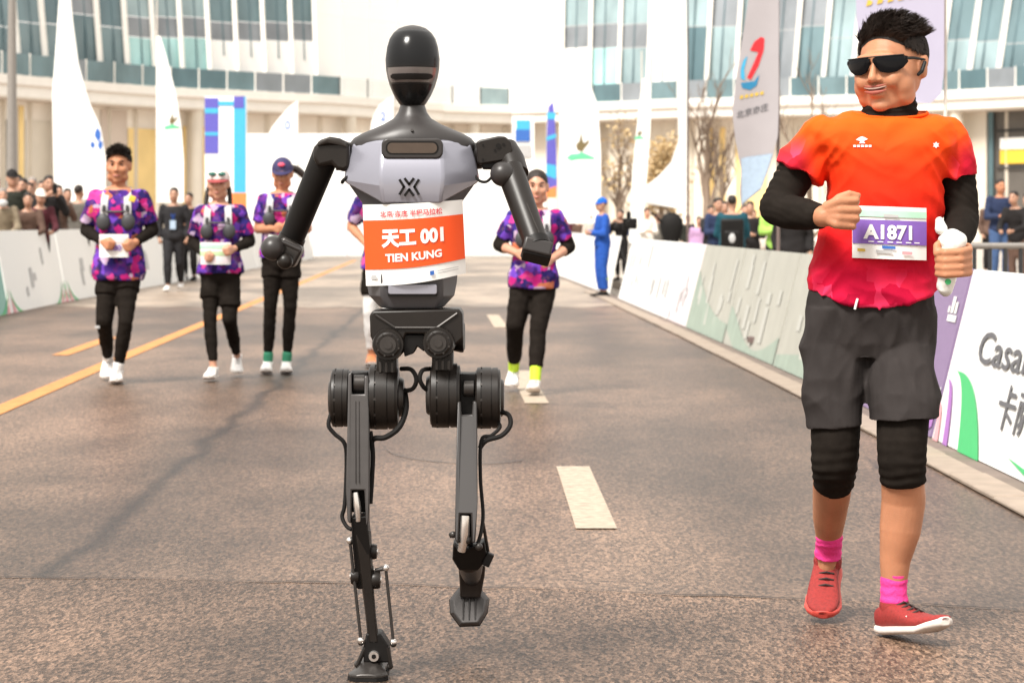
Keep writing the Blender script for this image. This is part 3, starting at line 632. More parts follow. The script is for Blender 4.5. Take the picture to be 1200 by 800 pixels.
# metal crowd railing behind the nearest boards
rl = empty('crowd_railing', V((3.55, 16.5, .12)), 'dark metal crowd railing with pale top rail at the right edge', 'railing')
steel = M('galvanised_rail', (.25, .23, .21), .4, metal=.5, var=.1)
mb = MB(); mb.tube((2.75, 16.5, 1.045), (4.6, 16.5, 1.045), .022, n=10); build('top_rail', mb, steel, rl)
mb = MB(); mb.tube((2.75, 16.5, .28), (4.6, 16.5, .28), .018, n=10); build('bottom_rail', mb, legm, rl)
for i in range(19): mb = MB(); x = 2.78+i*.1; mb.tube((x, 16.5, .12 if i % 9 == 0 else .28), (x, 16.5, 1.03), .014, n=8); build('bar', mb, legm, rl)
# ================================================================== people
def head_prims(mb, c, R, hs, smile=False):               # local frame: face towards -Y
    T = lambda x, y, z: c+R@(V((x, y, z))*hs)
    def e(p, r): mb.ell(T(*p), V(r)*hs, R, 16, 12)
    e((0, .014, .030), (.076, .094, .086)); e((0, -.022, -.028), (.067, .074, .084)); e((0, -.030, -.068), (.054, .058, .044))
    e((0, -.074, -.097), (.024, .020, .017)); e((0, -.084, .030), (.054, .016, .012))
    for s in (-1, 1):
        e((s*.040, -.066, -.022), (.027, .026, .030)); e((s*.079, .012, -.006), (.009, .019, .031)); e((s*.083, .020, .012), (.007, .012, .016)); e((s*.012, -.099, -.031), (.009, .010, .008)); e((s*.050, -.035, -.072), (.022, .035, .03))
    mb.chain([T(0, -.094, .014), T(0, -.106, -.012), T(0, -.113, -.027)], [.0085*hs, .010*hs, .0125*hs], 10)
    e((0, -.094, -.056), (.024, .010, .0065)); e((0, -.092, -.070), (.020, .011, .0075))
def face_parts(root, c, R, hs, eyes=True, lip=None, brow=True):
    T = lambda x, y, z: c+R@(V((x, y, z))*hs)
    if eyes:
        for s in (-1, 1):
            mb = MB(); mb.ell(T(s*.031, -.0885, .010), V((.0105, .006, .0046))*hs, R, 10, 6); build('eye', mb, eye_m, root)
    if brow:
        for s in (-1, 1):
            mb = MB(); mb.path([T(s*.016, -.099, .030), T(s*.032, -.096, .036), T(s*.050, -.081, .031)], [.0035*hs, .004*hs, .0025*hs], 6); build('eyebrow', mb, hair_m, root)
    mb = MB(); mb.path([T(-.024, -.092, -.058), T(-.012, -.102, -.063), T(0, -.1055, -.064), T(.012, -.102, -.063), T(.024, -.092, -.058)], [.002*hs, .004*hs, .0045*hs, .004*hs, .002*hs], 6); build('mouth', mb, lip or lip_m, root)
eye_m = M('dark_eye', (.012, .01, .009), .25, var=.1); lip_m = M('lips', (.42, .14, .11), .45, var=.1)
def hair_cap(root, c, R, hs, seed=0, thick=.016, front=58, side=96, back=128, rough=.006, tufts=0, mat=None, name='hair', length=.02, fr=0., thin=.55, sweep=(.0, -.6, .25), tr=.0022, mess=.22):
    T = lambda x, y, z: c+R@(V((x, y, z))*hs); mb = MB(); nu, nv = 28, 9; outer, inner = [], []
    for i in range(nv+1):
        t = i/nv; ro, ri = [], []
        for a in ang(nu):
            f = math.cos(a)                                # 1 at the brow, -1 at the nape
            lim = (side+(front-side)*max(0, f)**1.6) if f > 0 else (side+(back-side)*(-f)**.8)
            th = math.radians(lim)*t; d = V((math.sin(a)*math.sin(th), -f*math.sin(th), math.cos(th)))
            k = 1+noise.noise(d*5+V((seed, 0, 0)))*rough*8
            edge = (1-min(1, max(0, (t-.4)/.6))**1.5*1.45)*(1-thin*min(1, max(0, math.degrees(th)-35)/40))
            p = V((d.x*.077, d.y*.095+.012, d.z*.088+.030)); ro.append(T(*(p+d*thick*k*edge+V((0, -fr*max(0, f)*math.sin(th), 0))))); ri.append(T(*(p-d*.008)))
        outer.append(ro); inner.append(ri)
    mb.loft(outer+inner[::-1])
    rd = random.Random(seed)
    for i in range(tufts):                                 # short locks that break the outline
        a = rd.uniform(0, 6.28); t = rd.random()**.55; f = math.cos(a); lim = (side+(front-side)*max(0, f)**1.6) if f > 0 else (side+(back-side)*(-f)**.8)
        th = math.radians(lim)*t*.96; d = V((math.sin(a)*math.sin(th), -f*math.sin(th), math.cos(th)))
        p = V((d.x*.077, d.y*.095+.012, d.z*.088+.030))+d*thick*.7*(1-min(1, max(0, (t-.4)/.6))**1.5*.98)
        lay = V(sweep)+V((rd.gauss(0, mess), rd.gauss(0, mess), rd.gauss(0, mess)))+V((noise.noise(d*4+V((seed, 1, 0))), noise.noise(d*4+V((seed, 5, 0))), 0))*.45; q = (d*rd.uniform(.15, .5)+lay).normalized(); ln = length*rd.uniform(.5, 1.25)
        if th > math.radians(62) and f < .6: q = (d*.10+V((0, .15, -1))).normalized(); ln *= .45
        m_ = p+q*ln*.5+d*.003; e_ = p+q*ln+V((0, 0, -.004)); r_ = tr*rd.uniform(.7, 1.4)
        mb.path([T(*p), T(*m_), T(*e_)], [r_*hs, r_*.8*hs, r_*.12*hs], 4)
    return build(name, mb, mat or hair_m, root, smooth=70)
def cap_hat(root, c, R, hs, mat, brim_mat=None, brim=True):
    T = lambda x, y, z: c+R@(V((x, y, z))*hs); mb = MB(); rings = []
    for i in range(9):
        th = math.radians(2+86*i/8); rings.append([T(.087*math.sin(th)*math.sin(a), -.105*math.sin(th)*math.cos(a)+.010, .030+.105*math.cos(th)) for a in ang(24)])
    rings += [[c+(p-c)*.93 for p in rings[-1]], [c+(p-c)*.93 for p in rings[0]]]
    mb.loft(rings); o = build('cap', mb, mat, root, smooth=60)
    if brim:
        b = MB(); top, bot = [], []
        for i in range(13):
            a = math.radians(-68+136*i/12); k = math.cos(a*1.3)
            top.append((T(.087*math.sin(a), -.103*math.cos(a)+.010, .036), T(.090*math.sin(a), -.105*math.cos(a)+.010-.065*max(0, k), .030-.016*max(0, k))))
        for sgn in (0, -.006): 
            vs = [p+R@V((0, 0, sgn*hs)) for q in top for p in q]; b.add(vs, [[2*i, 2*i+2, 2*i+3, 2*i+1] for i in range(12)])
        b.f += [[2*i+1, 2*i+3, 26+2*i+3, 26+2*i+1] for i in range(12)]; b.m += [0]*12
        build('brim', b, brim_mat or mat, o, smooth=50)
    return o
def hand_prims(mb, wr, d, curl, side, s, open_=False, fist=1.):   # d: forearm direction, curl: where the palm faces, side: thumb side
    d = d.normalized(); curl = (curl-d*curl.dot(d)).normalized(); lat = d.cross(curl).normalized()*side
    k = s
    for i in (-1.5, -.5, .5, 1.5):
        b = wr+d*.075*k+lat*i*.019*k; mb.chain([wr+d*.012*k+lat*i*.012*k, b], [.017*k, .0125*k], 8)
        ln = (.043, .047, .044, .035)[int(i+1.5)]*k; r = .0095*k
        if open_: mb.chain([b, b+(d*.95+curl*.3)*ln, b+(d*.8+curl*.6)*ln*1.8], [r, r*.92, r*.75], 8)
        else: mb.chain([b, b+(d*.35+curl*.95)*ln*.85, b+(d*-.45+curl*1.0)*ln*1.1, b+(d*-.75+curl*.62)*ln*1.05], [r*1.05, r, r*.95, r*.85], 8)
    t0 = wr+d*.02*k-lat*.03*k; mb.chain([t0, t0+(d*.6-lat*.45+curl*.4)*.04*k, t0+(d*.9+lat*.1+curl*.85)*.06*k], [.014*k, .0115*k, .009*k], 8)
def lerp(a, b, t): return a+(b-a)*t
TORSO = [(-.10, .125, .098), (.0, .160, .112), (.12, .163, .116), (.30, .146, .106), (.48, .146, .108), (.68, .162, .116), (.84, .172, .108), (.93, .158, .092), (.975, .120, .078), (1.0, .075, .066)]
def torso_rings(J, s, infl=0., t0=-.1, t1=1., n=22, bulk=1., flare=0.):
    hm, nm = (J['hipL']+J['hipR'])/2, J['neck']; rows = []
    def prof(t):
        for (a, w0, d0), (b, w1, d1) in zip(TORSO, TORSO[1:]):
            if t <= b: k = (t-a)/(b-a); return w0+(w1-w0)*k, d0+(d1-d0)*k
        return TORSO[-1][1:]
    k = 14; ax = nm-hm
    for i in range(k+1):
        t = t0+(t1-t0)*i/k; c = hm+ax*t
        lx = lerp((J['hipR']-J['hipL']).normalized(), (J['shR']-J['shL']).normalized(), min(1, max(0, t))); lx = (lx-ax.normalized()*lx.dot(ax.normalized())).normalized(); fy = ax.normalized().cross(lx)
        w, d = prof(t); fl = flare*max(0, (.35-t))/.35; w = w*s*bulk+infl+fl; d = d*s*bulk+infl+fl
        rows.append([c+lx*(w*math.copysign(abs(math.cos(a))**.85, math.cos(a)))+fy*(d*math.copysign(abs(math.sin(a))**.9, math.sin(a))) for a in ang(n)])
    return rows
def sub(a, b, t): return a+(b-a)*t
def arm_pts(J, k, t0, t1):
    a, b, c = J['sh'+k], J['el'+k], J['wr'+k]; la, lb = (b-a).length, (c-b).length; tot = la+lb
    at = lambda t: sub(a, b, t*tot/la) if t*tot <= la else sub(b, c, (t*tot-la)/lb)
    rad = lambda t: interp([(0, .056), (.25, .050), (.47, .042), (.6, .042), (.8, .033), (1, .027)], t)
    ts = sorted(set([t0, t1]+[t for t in (.12, .25, .4, la/tot, .6, .75, .9) if t0 < t < t1])); return [at(t) for t in ts], [rad(t) for t in ts]
def leg_pts(J, k, t0, t1):
    a, b, c = J['hip'+k], J['kn'+k], J['an'+k]; la, lb = (b-a).length, (c-b).length; tot = la+lb
    fw = V((0, 1, 0))
    def at(t):
        p = sub(a, b, t*tot/la) if t*tot <= la else sub(b, c, (t*tot-la)/lb)
        return p
    rad = lambda t: interp([(0, .088), (.2, .080), (.4, .063), (.5, .056), (.57, .053), (.66, .056), (.74, .053), (.88, .038), (1, .035)], t)
    ts = sorted(set([t0, t1]+[t for t in (.1, .2, .3, .4, la/tot, .57, .66, .76, .88) if t0 < t < t1])); return [at(t) for t in ts], [rad(t) for t in ts]
def shoe(root, an, toe, s, upper, sole, toe_up=0., name='shoe', accent=None):
    f = toe-an; f.z = 0; f = f.normalized() if f.length > 1e-3 else V((0, -1, 0)); f = (f*math.cos(toe_up)+V((0, 0, 1))*math.sin(toe_up)).normalized()
    lat = f.cross(V((0, 0, 1))).normalized(); up = lat.cross(f).normalized(); L_ = .285*s; heel = an-f*.065*s-up*.085*s
    prof = [(0, .026, .055), (.04, .034, .075), (.15, .038, .088), (.28, .038, .092), (.42, .041, .078), (.58, .047, .060), (.75, .049, .048), (.88, .042, .040), (.96, .030, .032), (1, .012, .022)]
    def ring(t, w, z0, z1, sq=.6):
        c = heel+f*(t*L_)+lat*(.008*s*math.sin(t*3))
        return [c+lat*(w*s*math.copysign(abs(math.cos(a))**sq, math.cos(a)))+up*(s*(z0+(z1-z0)*(.5+.5*math.copysign(abs(math.sin(a))**.75, math.sin(a))))) for a in ang(16)]
    spring = lambda t: .018*max(0, t-.75)/.25+.006*max(0, .12-t)/.12
    mb = MB(); mb.loft([ring(t, w, .014+spring(t), h+spring(t), .75) for t, w, h in prof]); o = build(name, mb, upper, root, smooth=60)
    mb = MB(); mb.loft([ring(t, w*1.1+.002, spring(t), .026+spring(t), .55) for t, w, h in prof]); build('sole', mb, sole, o, smooth=40, bevel=.003*s)
    mb = MB(); c = an-up*.012*s; mb.lathe(c-up*.01*s, up, [(0, .041*s), (.02*s, .043*s), (.03*s, .040*s)], 16); build('collar', mb, upper, o)
    if accent:
        for i in range(4):
            t = .36+i*.075; h = interp([(q[0], q[2]) for q in prof], t); c = heel+f*(t*L_)+up*((h+.002+spring(t))*s); mb = MB(); w_ = .022*s
            mb.path([c-lat*w_-up*.006*s, c+up*.003*s+f*.006*s, c+lat*w_-up*.006*s], .0032*s, 6); build('lace', mb, accent, o)
    return o, (heel, f, lat, up, L_)
def person(label, J, sp, group=None):
    s = sp.get('s', 1.); vox = sp.get('vox', .011); cs = sp.get('skin', skin); base = (J['anL']+J['anR'])/2; base.z = min(J['anL'].z, J['anR'].z)-.09*s
    root = empty('person', base, label, 'person', group); bulk = sp.get('bulk', 1.); lf = sp.get('leg', 1.)
    R = RZ(sp.get('yaw', 0)) @ RX(sp.get('pitch', 0)) @ RY(sp.get('roll', 0)); hs = sp.get('hs', 1.)*s; hc = J['head']
    mb = MB(); mb.loft(torso_rings(J, s, 0, bulk=bulk)); head_prims(mb, hc, R, hs)
    mb.chain([J['neck']-V((0, 0, .03)), hc+R@V((0, .012, -.05))*hs], [.056*s, .052*s])
    for k, side in (('L', -1), ('R', 1)):
        p, r = arm_pts(J, k, 0, 1); mb.chain(p, [q*s*bulk**.5 for q in r]); p, r = leg_pts(J, k, 0, 1); mb.chain(p, [q*s*lf*bulk**.5 for q in r])
        hand_prims(mb, J['wr'+k], J['wr'+k]-J['el'+k], sp.get('curl'+k, V((-side, .2, 0))), side, s, sp.get('open', False))
        fd = (J['toe'+k]-J['an'+k]).normalized(); mb.chain([J['an'+k], J['an'+k]+fd*.03*s-V((0, 0, .045*s))], [.035*s, .026*s])
    remesh('body', mb, cs, vox, root, smooth=3)
    fold = lambda amp, fx=7, fz=16: (lambda p, n: amp*(noise.noise(V((p.x*fx+p.z*5, p.y*fx, p.z*fz)))+.5*noise.noise(V((p.x*20, p.y*20, p.z*26)))))
    if 'shirt' in sp:
        mb = MB(); mb.loft(torso_rings(J, s, .014*s, sp.get('hem', -.05), .965, bulk=bulk, flare=sp.get('flare', .02)*s))
        sl_ = sp.get('sleeve', .36)
        for k in 'LR': p, r = arm_pts(J, k, 0, sl_); mb.chain(p[:-1]+[p[-1]], [(q*bulk**.5+.011+.012*(i/len(r)))*s for i, q in enumerate(r)], end=False)
        remesh('jacket' if sl_ > .8 else 'shirt', mb, sp['shirt'], vox*1.1, root, smooth=3, disp=fold(.009*s))
    if 'armsleeve' in sp:
        for k in 'LR': mb = MB(); p, r = arm_pts(J, k, .25, .95); mb.chain(p, [(q+.006)*s for q in r], end=False); remesh('arm_sleeve', mb, sp['armsleeve'], vox, root, smooth=3, disp=fold(.003*s, 20, 30))
    if 'shorts' in sp:
        mb = MB(); mb.loft(torso_rings(J, s, .012*s, -.12, .16, bulk=bulk))
        for k in 'LR':
            p, r = leg_pts(J, k, 0.02, sp.get('short_len', .3)); mb.chain(p, [(q*lf*bulk**.5+.014+.016*i/len(r))*s for i, q in enumerate(r)], end=False)
        remesh('shorts', mb, sp['shorts'], vox*1.1, root, smooth=3, disp=fold(.008*s))
    if 'tights' in sp:
        mb = MB(); mb.loft(torso_rings(J, s, .008*s, -.12, .1, bulk=bulk))
        for k in 'LR': p, r = leg_pts(J, k, 0, sp.get('tight_len', .93)); mb.chain(p, [(q*lf*bulk**.5+sp.get('tight_fit', .006))*s for q in r], end=False)
        remesh('trousers' if sp.get('tight_fit', 0) > .012 else 'tights', mb, sp['tights'], vox, root, smooth=3, disp=fold(.005*s, 14, 22))
    if 'socks' in sp:
        for k in 'LR': mb = MB(); p, r = leg_pts(J, k, sp.get('sock_top', .88), 1.); mb.chain(p, [(q+.006)*s for q in r]); remesh('sock', mb, sp['socks'], vox*.8, root, smooth=2)
    for k in 'LR': shoe(root, J['an'+k], J['toe'+k], s, sp.get('shoes', white), sp.get('sole', white), sp.get('toe_up'+k, 0), accent=sp.get('laces'))
    if sp.get('face', True): face_parts(root, hc, R, hs, eyes=sp.get('eyes', True))
    if sp.get('hair', True): hair_cap(root, hc, R, hs, seed=sp.get('seed', 1), thick=sp.get('hair_t', .013), front=sp.get('front', 55), back=sp.get('back', 128), side=sp.get('side', 95), tufts=sp.get('tufts', 0), mat=sp.get('hair_mat'), length=.03, tr=.0028, thin=.35)
    if 'cap' in sp: cap_hat(root, hc, R, hs, sp['cap'], sp.get('brim'))
    return root, R, hs, hc, s
def pj(Y, d):                                             # joints given as photo pixels and depth offsets
    return {k: P(v[0], v[1], Y+(v[2] if len(v) > 2 else 0)) for k, v in d.items()}
def bib(root, J, s, c, w, h, tilt, mats, lines, curve=.35, name='race_bib', digits=None):
    """paper race number curved round the belly; mats: paper and stripe, lines: (text, size, v, material)"""
    def fn(u, v, off=0): x = u*w; return V((c.x+x*math.cos(tilt)-v*h*math.sin(tilt)*0, c.y+curve*x*x/ max(w, .01)-off, c.z+v*h+x*math.sin(tilt)))
    mb = MB(); n = 8; fr = [fn(i/n-.5, j-.5) for j in (0, 1) for i in range(n+1)]; bk = [p+V((0, .003, 0)) for p in fr]
    fs = [[i, i+1, n+2+i, n+1+i] for i in range(n)]; mb.add(fr, fs); mb.add(bk, [f[::-1] for f in fs]); mb.f += [[i, 2*(n+1)+i, 2*(n+1)+i+1, i+1] for i in range(n)]+[[n+1+i, n+2+i, 3*(n+1)+i+1, 3*(n+1)+i] for i in range(n)]; mb.m += [0]*(2*n)
    o = build(name, mb, mats[0], root, smooth=60)
    for v0, v1, m in mats[1]:
        mb = MB(); fr = [fn((i/n-.5)*.999, v, .003) for v in (v0, v1) for i in range(n+1)]; mb.add(fr, fs); build('printed_band', mb, m, o, smooth=60)
    for t, sz, v, m, bold, u0 in lines:
        mb = text_mb(t, sz*h, lambda a, b: fn(u0+a/w, v+b/h, .006), bold); build('lettering', mb, m, o, smooth=0)
    return o, fn
# ------------------------------------------------------------------ the man in the orange shirt
from mathutils.bvhtree import BVHTree
MY = 7.5
def H(px, py, dy=0): return P(px, py, MY+dy)
man = empty('person', V((H(1030, 0).x, MY, 0)), 'man running in orange-red shirt, black shorts, sunglasses and red shoes', 'person')
def shirt_material():
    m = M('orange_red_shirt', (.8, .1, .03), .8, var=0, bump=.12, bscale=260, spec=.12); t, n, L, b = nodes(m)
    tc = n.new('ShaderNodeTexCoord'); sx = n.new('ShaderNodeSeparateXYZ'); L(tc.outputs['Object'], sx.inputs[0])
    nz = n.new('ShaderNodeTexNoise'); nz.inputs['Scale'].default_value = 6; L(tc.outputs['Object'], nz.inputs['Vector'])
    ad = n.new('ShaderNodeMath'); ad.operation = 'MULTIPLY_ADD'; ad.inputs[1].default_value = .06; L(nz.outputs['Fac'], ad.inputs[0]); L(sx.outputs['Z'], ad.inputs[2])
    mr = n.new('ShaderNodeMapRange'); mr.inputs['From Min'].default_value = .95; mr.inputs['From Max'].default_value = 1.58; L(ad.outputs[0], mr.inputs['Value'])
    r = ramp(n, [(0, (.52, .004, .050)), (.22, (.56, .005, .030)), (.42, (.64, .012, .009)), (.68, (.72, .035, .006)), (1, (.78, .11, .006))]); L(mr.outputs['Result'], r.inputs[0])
    mp = n.new('ShaderNodeMapping'); mp.inputs['Scale'].default_value = (1.5, 1.5, 1.0); L(tc.outputs['Object'], mp.inputs['Vector'])
    vo = n.new('ShaderNodeTexVoronoi'); vo.inputs['Scale'].default_value = 12; vo.distance = 'MANHATTAN'; L(mp.outputs['Vector'], vo.inputs['Vector'])
    hs = n.new('ShaderNodeSeparateColor'); L(vo.outputs['Color'], hs.inputs[0])
    vr = ramp(n, [(0, (.26, .001, .022)), (.35, (.48, .004, .038)), (.7, (.76, .05, .14)), (1, (.58, .008, .035))]); L(hs.outputs['Red'], vr.inputs[0])
    def rng(v, a, c):
        k = n.new('ShaderNodeMapRange'); k.interpolation_type = 'SMOOTHSTEP'; k.inputs['From Min'].default_value = a; k.inputs['From Max'].default_value = c; L(v, k.inputs['Value']); return k.outputs['Result']
    low = rng(sx.outputs['Z'], 1.10, .98)
    ab = n.new('ShaderNodeMath'); ab.operation = 'ABSOLUTE'; L(sx.outputs['X'], ab.inputs[0])
    sl_ = n.new('ShaderNodeMath'); sl_.operation = 'MULTIPLY'; L(rng(ab.outputs[0], .18, .25), sl_.inputs[0]); L(rng(sx.outputs['Z'], 1.47, 1.38), sl_.inputs[1])
    mxv = n.new('ShaderNodeMath'); mxv.operation = 'MAXIMUM'; L(low, mxv.inputs[0]); L(sl_.outputs[0], mxv.inputs[1])
    mm = n.new('ShaderNodeMath'); mm.operation = 'MULTIPLY'; mm.inputs[1].default_value = .8; L(mxv.outputs[0], mm.inputs[0])
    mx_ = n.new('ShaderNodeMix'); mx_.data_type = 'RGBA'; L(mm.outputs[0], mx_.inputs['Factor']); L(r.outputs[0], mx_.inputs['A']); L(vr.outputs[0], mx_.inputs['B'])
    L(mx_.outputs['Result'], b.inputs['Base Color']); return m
orange = shirt_material()
def ringpx(py, xl, xr, hd, dyc=0, z=None, n=28, e=.82):
    a, b = H(xl, py, dyc), H(xr, py, dyc); c = (a+b)/2; w_ = (b-a).length/2; o = []
    for t in ang(n):
        p = c+V((w_*math.copysign(abs(math.cos(t))**e, math.cos(t)), hd*math.copysign(abs(math.sin(t))**.80, math.sin(t)), 0))
        if z: p.z += z(math.cos(t), math.sin(t))
        o.append(p)
    return o
hR = RZ(-35) @ RX(3) @ RY(-3) @ Matrix.Diagonal((1.09, 1.0, 1.0)); hC = H(1044, 80); hS = 1.12
Th0 = lambda x, y, z: hC+hR@(V((x, y, z))*hS)
# body: one continuous surface
mb = MB(); rows = [(395, 960, 1080, .11), (340, 956, 1088, .12), (290, 966, 1090, .125), (230, 978, 1094, .125), (185, 976, 1096, .11), (162, 978, 1092, .085), (145, 1012, 1074, .065)]
mb.loft([ringpx(*r) for r in rows]); head_prims(mb, hC, hR, hS)
for s_ in (-1, 1): mb.ell(hC+hR@(V((s_*.050, -.045, -.045))*hS), V((.027, .036, .038))*hS, hR)        # full cheeks
for s_ in (-1, 1): mb.ell(hC+hR@(V((s_*.038, -.084, -.034))*hS), V((.018, .014, .020))*hS, hR)
mb.ell(hC+hR@(V((0, -.03, -.085))*hS), V((.053, .055, .033))*hS, hR)
for s_ in (-1, 1): mb.ell(hC+hR@(V((s_*.054, -.01, -.02))*hS), V((.020, .05, .055))*hS, hR)
mb.chain([H(1048, 140, .02), hC+hR@V((0, .015, -.06))], [.066, .062])
aL = [H(956, 168, .01), H(928, 205, .01), H(911, 243, -.03), H(938, 250, -.13), H(966, 254, -.235)]
mb.chain(aL, [.046, .048, .044, .042, .030], 22)
aR = [H(1110, 168, .01), H(1122, 210, .02), H(1126, 258, .0), H(1122, 276, -.11), H(1117, 292, -.20)]
mb.chain(aR, [.045, .047, .045, .042, .031], 22)
# right fist of the man (image left): back of the hand to the camera, fingers folded towards the bib
def fing(pts, rs): mb.chain([H(*p) for p in pts], rs, 10)
W = -.245
for (y0, y1, xk, xe, r) in ((236, 235, 982, 1003, .0112), (246, 246, 984, 1005, .0115), (255, 256, 983, 1003, .0112), (263, 265, 980, 999, .0102)):
    fing([(970, 250+(y0-250)*.5, W), (xk, y0, W-.022), (xe, y1, W-.012), (xe+1, y1+1, W+.022), (xe-14, y1+1, W+.03)], [.019, .0140, r, r*.95, r*.9])
fing([(972, 244, W), (983, 232, W-.014), (995, 227, W-.012), (1006, 229, W-.004)], [.016, .0125, .0105, .0085])
mb.ell(H(976, 251, W), (.028, .018, .031))
# left fist (image right) closed round the bottle
W = -.27
for (y0, r) in ((293, .0115), (302, .0118), (311, .0115), (319, .0105)):
    fing([(1134, y0-3, W+.045), (1135, y0, W-.005), (1126, y0+2, W-.038), (1108, y0+3, W-.040), (1099, y0+2, W-.012), (1101, y0+1, W+.02)], [.0145, .0128, r, r, r*.95, r*.85])
mb.ell(H(1130, 302, W+.05), (.018, .034, .036)); mb.chain([H(1117, 292, -.2), H(1128, 300, W+.05)], [.031, .03])
fing([(1122, 286, W+.04), (1108, 281, W+.02), (1098, 288, W-.012), (1097, 297, W-.02)], [.017, .0135, .0115, .009])
# legs
mb.chain([H(980, 395), H(980, 450, -.03), H(979, 515, -.07), H(977, 545, -.06), H(975, 575, .05), H(972, 605, .16), H(971, 635, .26)], [.080, .076, .064, .058, .057, .050, .036], 24)
mb.chain([H(1060, 395), H(1060, 450, -.08), H(1058, 515, -.15), H(1057, 545, -.16), H(1059, 585, -.12), H(1055, 620, -.115), H(1049, 655, -.11), H(1047, 695, -.11)], [.080, .076, .066, .060, .064, .060, .045, .034], 24)
mb.chain([H(971, 635, .26), H(969, 664, .27)], [.034, .028]); mb.chain([H(1047, 695, -.11), H(1050, 716, -.12)], [.034, .028])
remesh('body', mb, skin, .0042, man, smooth=3, sel=(lambda p: p.z > 1.50 and (p-Th0(.083, .015, 0)).length > .035, 9))
# shirt
hem = lambda c, s: -.018*c*0+.028*c*c*(1.25 if c > 0 else .85)-.030*(1-abs(c))*(1 if s < 0 else -.3)
nkd = lambda c, s: -.020*max(0, -s)+.004*max(0, s)
mb = MB(); rows = [(350, 944, 1100, .150, 0, hem), (335, 946, 1100, .152), (310, 951, 1101, .152), (285, 958, 1103, .150), (255, 966, 1104, .146), (225, 971, 1105, .146), (195, 967, 1110, .144), (172, 946, 1122, .134), (155, 940, 1123, .118), (145, 948, 1116, .105), (138, 964, 1106, .095, .005), (133, 984, 1094, .088, .008, nkd), (130, 998, 1084, .080, .01, nkd)]
mb.loft([ringpx(*r) for r in rows])
mb.chain([H(961, 162), H(947, 181), H(935, 204, -.005)], [.067, .073, .077], 24, end=False); mb.chain([H(1107, 162), H(1116, 181), H(1120, 208, .005)], [.063, .064, .063], 24, end=False)
def shirt_fold(p, n):
    x, z = p.x-man.location.x, p.z; v = 0
    low = max(0, min(1, (1.16-z)/.2)); top = max(0, min(1, (z-1.30)/.12))
    rid = lambda q: .45-2*abs(noise.noise(q))                  # sharp-crested folds
    v += low*(.0125*rid(V((x*5+z*7, p.y*3, z*9-x*4)))+.0065*rid(V((x*11-z*9, p.y*5+7, z*17+x*6))))
    mid = max(0, 1-abs(z-1.22)/.2); v += .0080*mid*rid(V((x*4-z*3, p.y*3+2, z*12+x*7)))
    v += .0070*top*rid(V((x*3+2, 1, z*15-abs(x)*10)))+.0030*noise.noise(V((x*14, p.y*8, z*20)))
    side = max(0, abs(x)-.08)/.08; v += .0105*min(1, side)*rid(V((x*6, 3, z*16+abs(x)*18)))
    return v
shirt = remesh('shirt', mb, orange, .005, man, smooth=4, disp=lambda p, n: shirt_fold(p, n)-.001)
mb = MB(); cr = ringpx(131.5, 997, 1086, .084, .009, nkd, 40, .95); mb.path(cr+cr[:2], .0042, 8); build('collar', mb, orange, man)
# compression sleeves, neck warmer
def arm_fold(p, n): return .0016*math.sin(p.z*260+p.x*120+6*noise.noise(p*14))*max(0, min(1, 1-abs(p.z-1.36)*5))+.0018*noise.noise(p*26)
mb = MB(); mb.chain([H(937, 192, 0), H(930, 208, .01), H(911, 243, -.03), H(924, 248, -.08), H(942, 251, -.145), H(963, 254, -.225)], [.056, .0565, .0535, .0520, .046, .0355], 24, end=False)
remesh('arm_sleeve', mb, blackcloth, .005, man, smooth=3, disp=arm_fold)
mb = MB(); mb.chain([H(1119, 194, .005), H(1123, 212, .02), H(1127, 256, .0), H(1124, 270, -.07), H(1119, 286, -.165)], [.052, .053, .0515, .050, .038], 24, end=False)
remesh('arm_sleeve', mb, blackcloth, .005, man, smooth=3, disp=arm_fold)
mb = MB(); nk = lambda c, s: -.012*(1 if s < 0 else -1)*abs(s)+.006*c
mb.loft([ringpx(py, xl, xr, hd, .01, nk, 24, .95) for py, xl, xr, hd in ((147, 1008, 1076, .082), (139, 1009, 1075, .084), (131, 1010, 1075, .085), (124, 1011, 1074, .083), (117, 1013, 1073, .080), (114, 1016, 1070, .074))])
remesh('neck_warmer', mb, blackcloth, .004, man, smooth=2, disp=lambda p, n: .002*math.sin(p.z*330+4*noise.noise(p*20)))
# shorts, knee-length tights
mb = MB(); mb.loft([ringpx(*r) for r in ((418, 950, 1090, .118), (400, 944, 1094, .128), (365, 946, 1095, .136), (332, 950, 1094, .138))])
hm = lambda c, s: .006*c
mb.loft([ringpx(*r) for r in ((500, 945, 1010, .088, -.06, hm), (488, 944, 1010.5, .090, -.055), (470, 941, 1012, .094, -.045), (440, 938.5, 1015, .102, -.03), (400, 940, 1018, .112), (360, 946, 1020, .12))])
mb.loft([ringpx(*r) for r in ((490, 1018, 1100, .104, -.13, hm), (478, 1017.5, 1100.5, .106, -.12), (460, 1016, 1101, .108, -.10), (435, 1015, 1101, .112, -.06), (400, 1014, 1099, .118), (360, 1014, 1096, .12))])
def short_fold(p, n):
    x = p.x-man.location.x; return max(.25, min(1, (p.z-.58)/.12))*(.013*(.5-2*abs(noise.noise(V((x*7+p.z*3, p.y*4, p.z*3.5+x*4)))))+.006*(.5-2*abs(noise.noise(V((x*15-p.z*8, p.y*6+5, p.z*8+x*8)))))+.003*noise.noise(V((x*13+p.z*5, p.y*9, p.z*6)))-.003+.004*noise.noise(V((x*30, p.y*14, p.z*10+x*16)))+.003*max(0, p.z-.8)*10*noise.noise(V((x*40, 2, p.z*20)))*.3)
remesh('shorts', mb, darkshort, .005, man, smooth=2, disp=short_fold)
def knee_fold(p, n): return .0018*math.sin(p.z*210+3*noise.noise(p*12))*max(0, min(1, 1-abs(p.z-.46)*7))+.001*noise.noise(p*40)
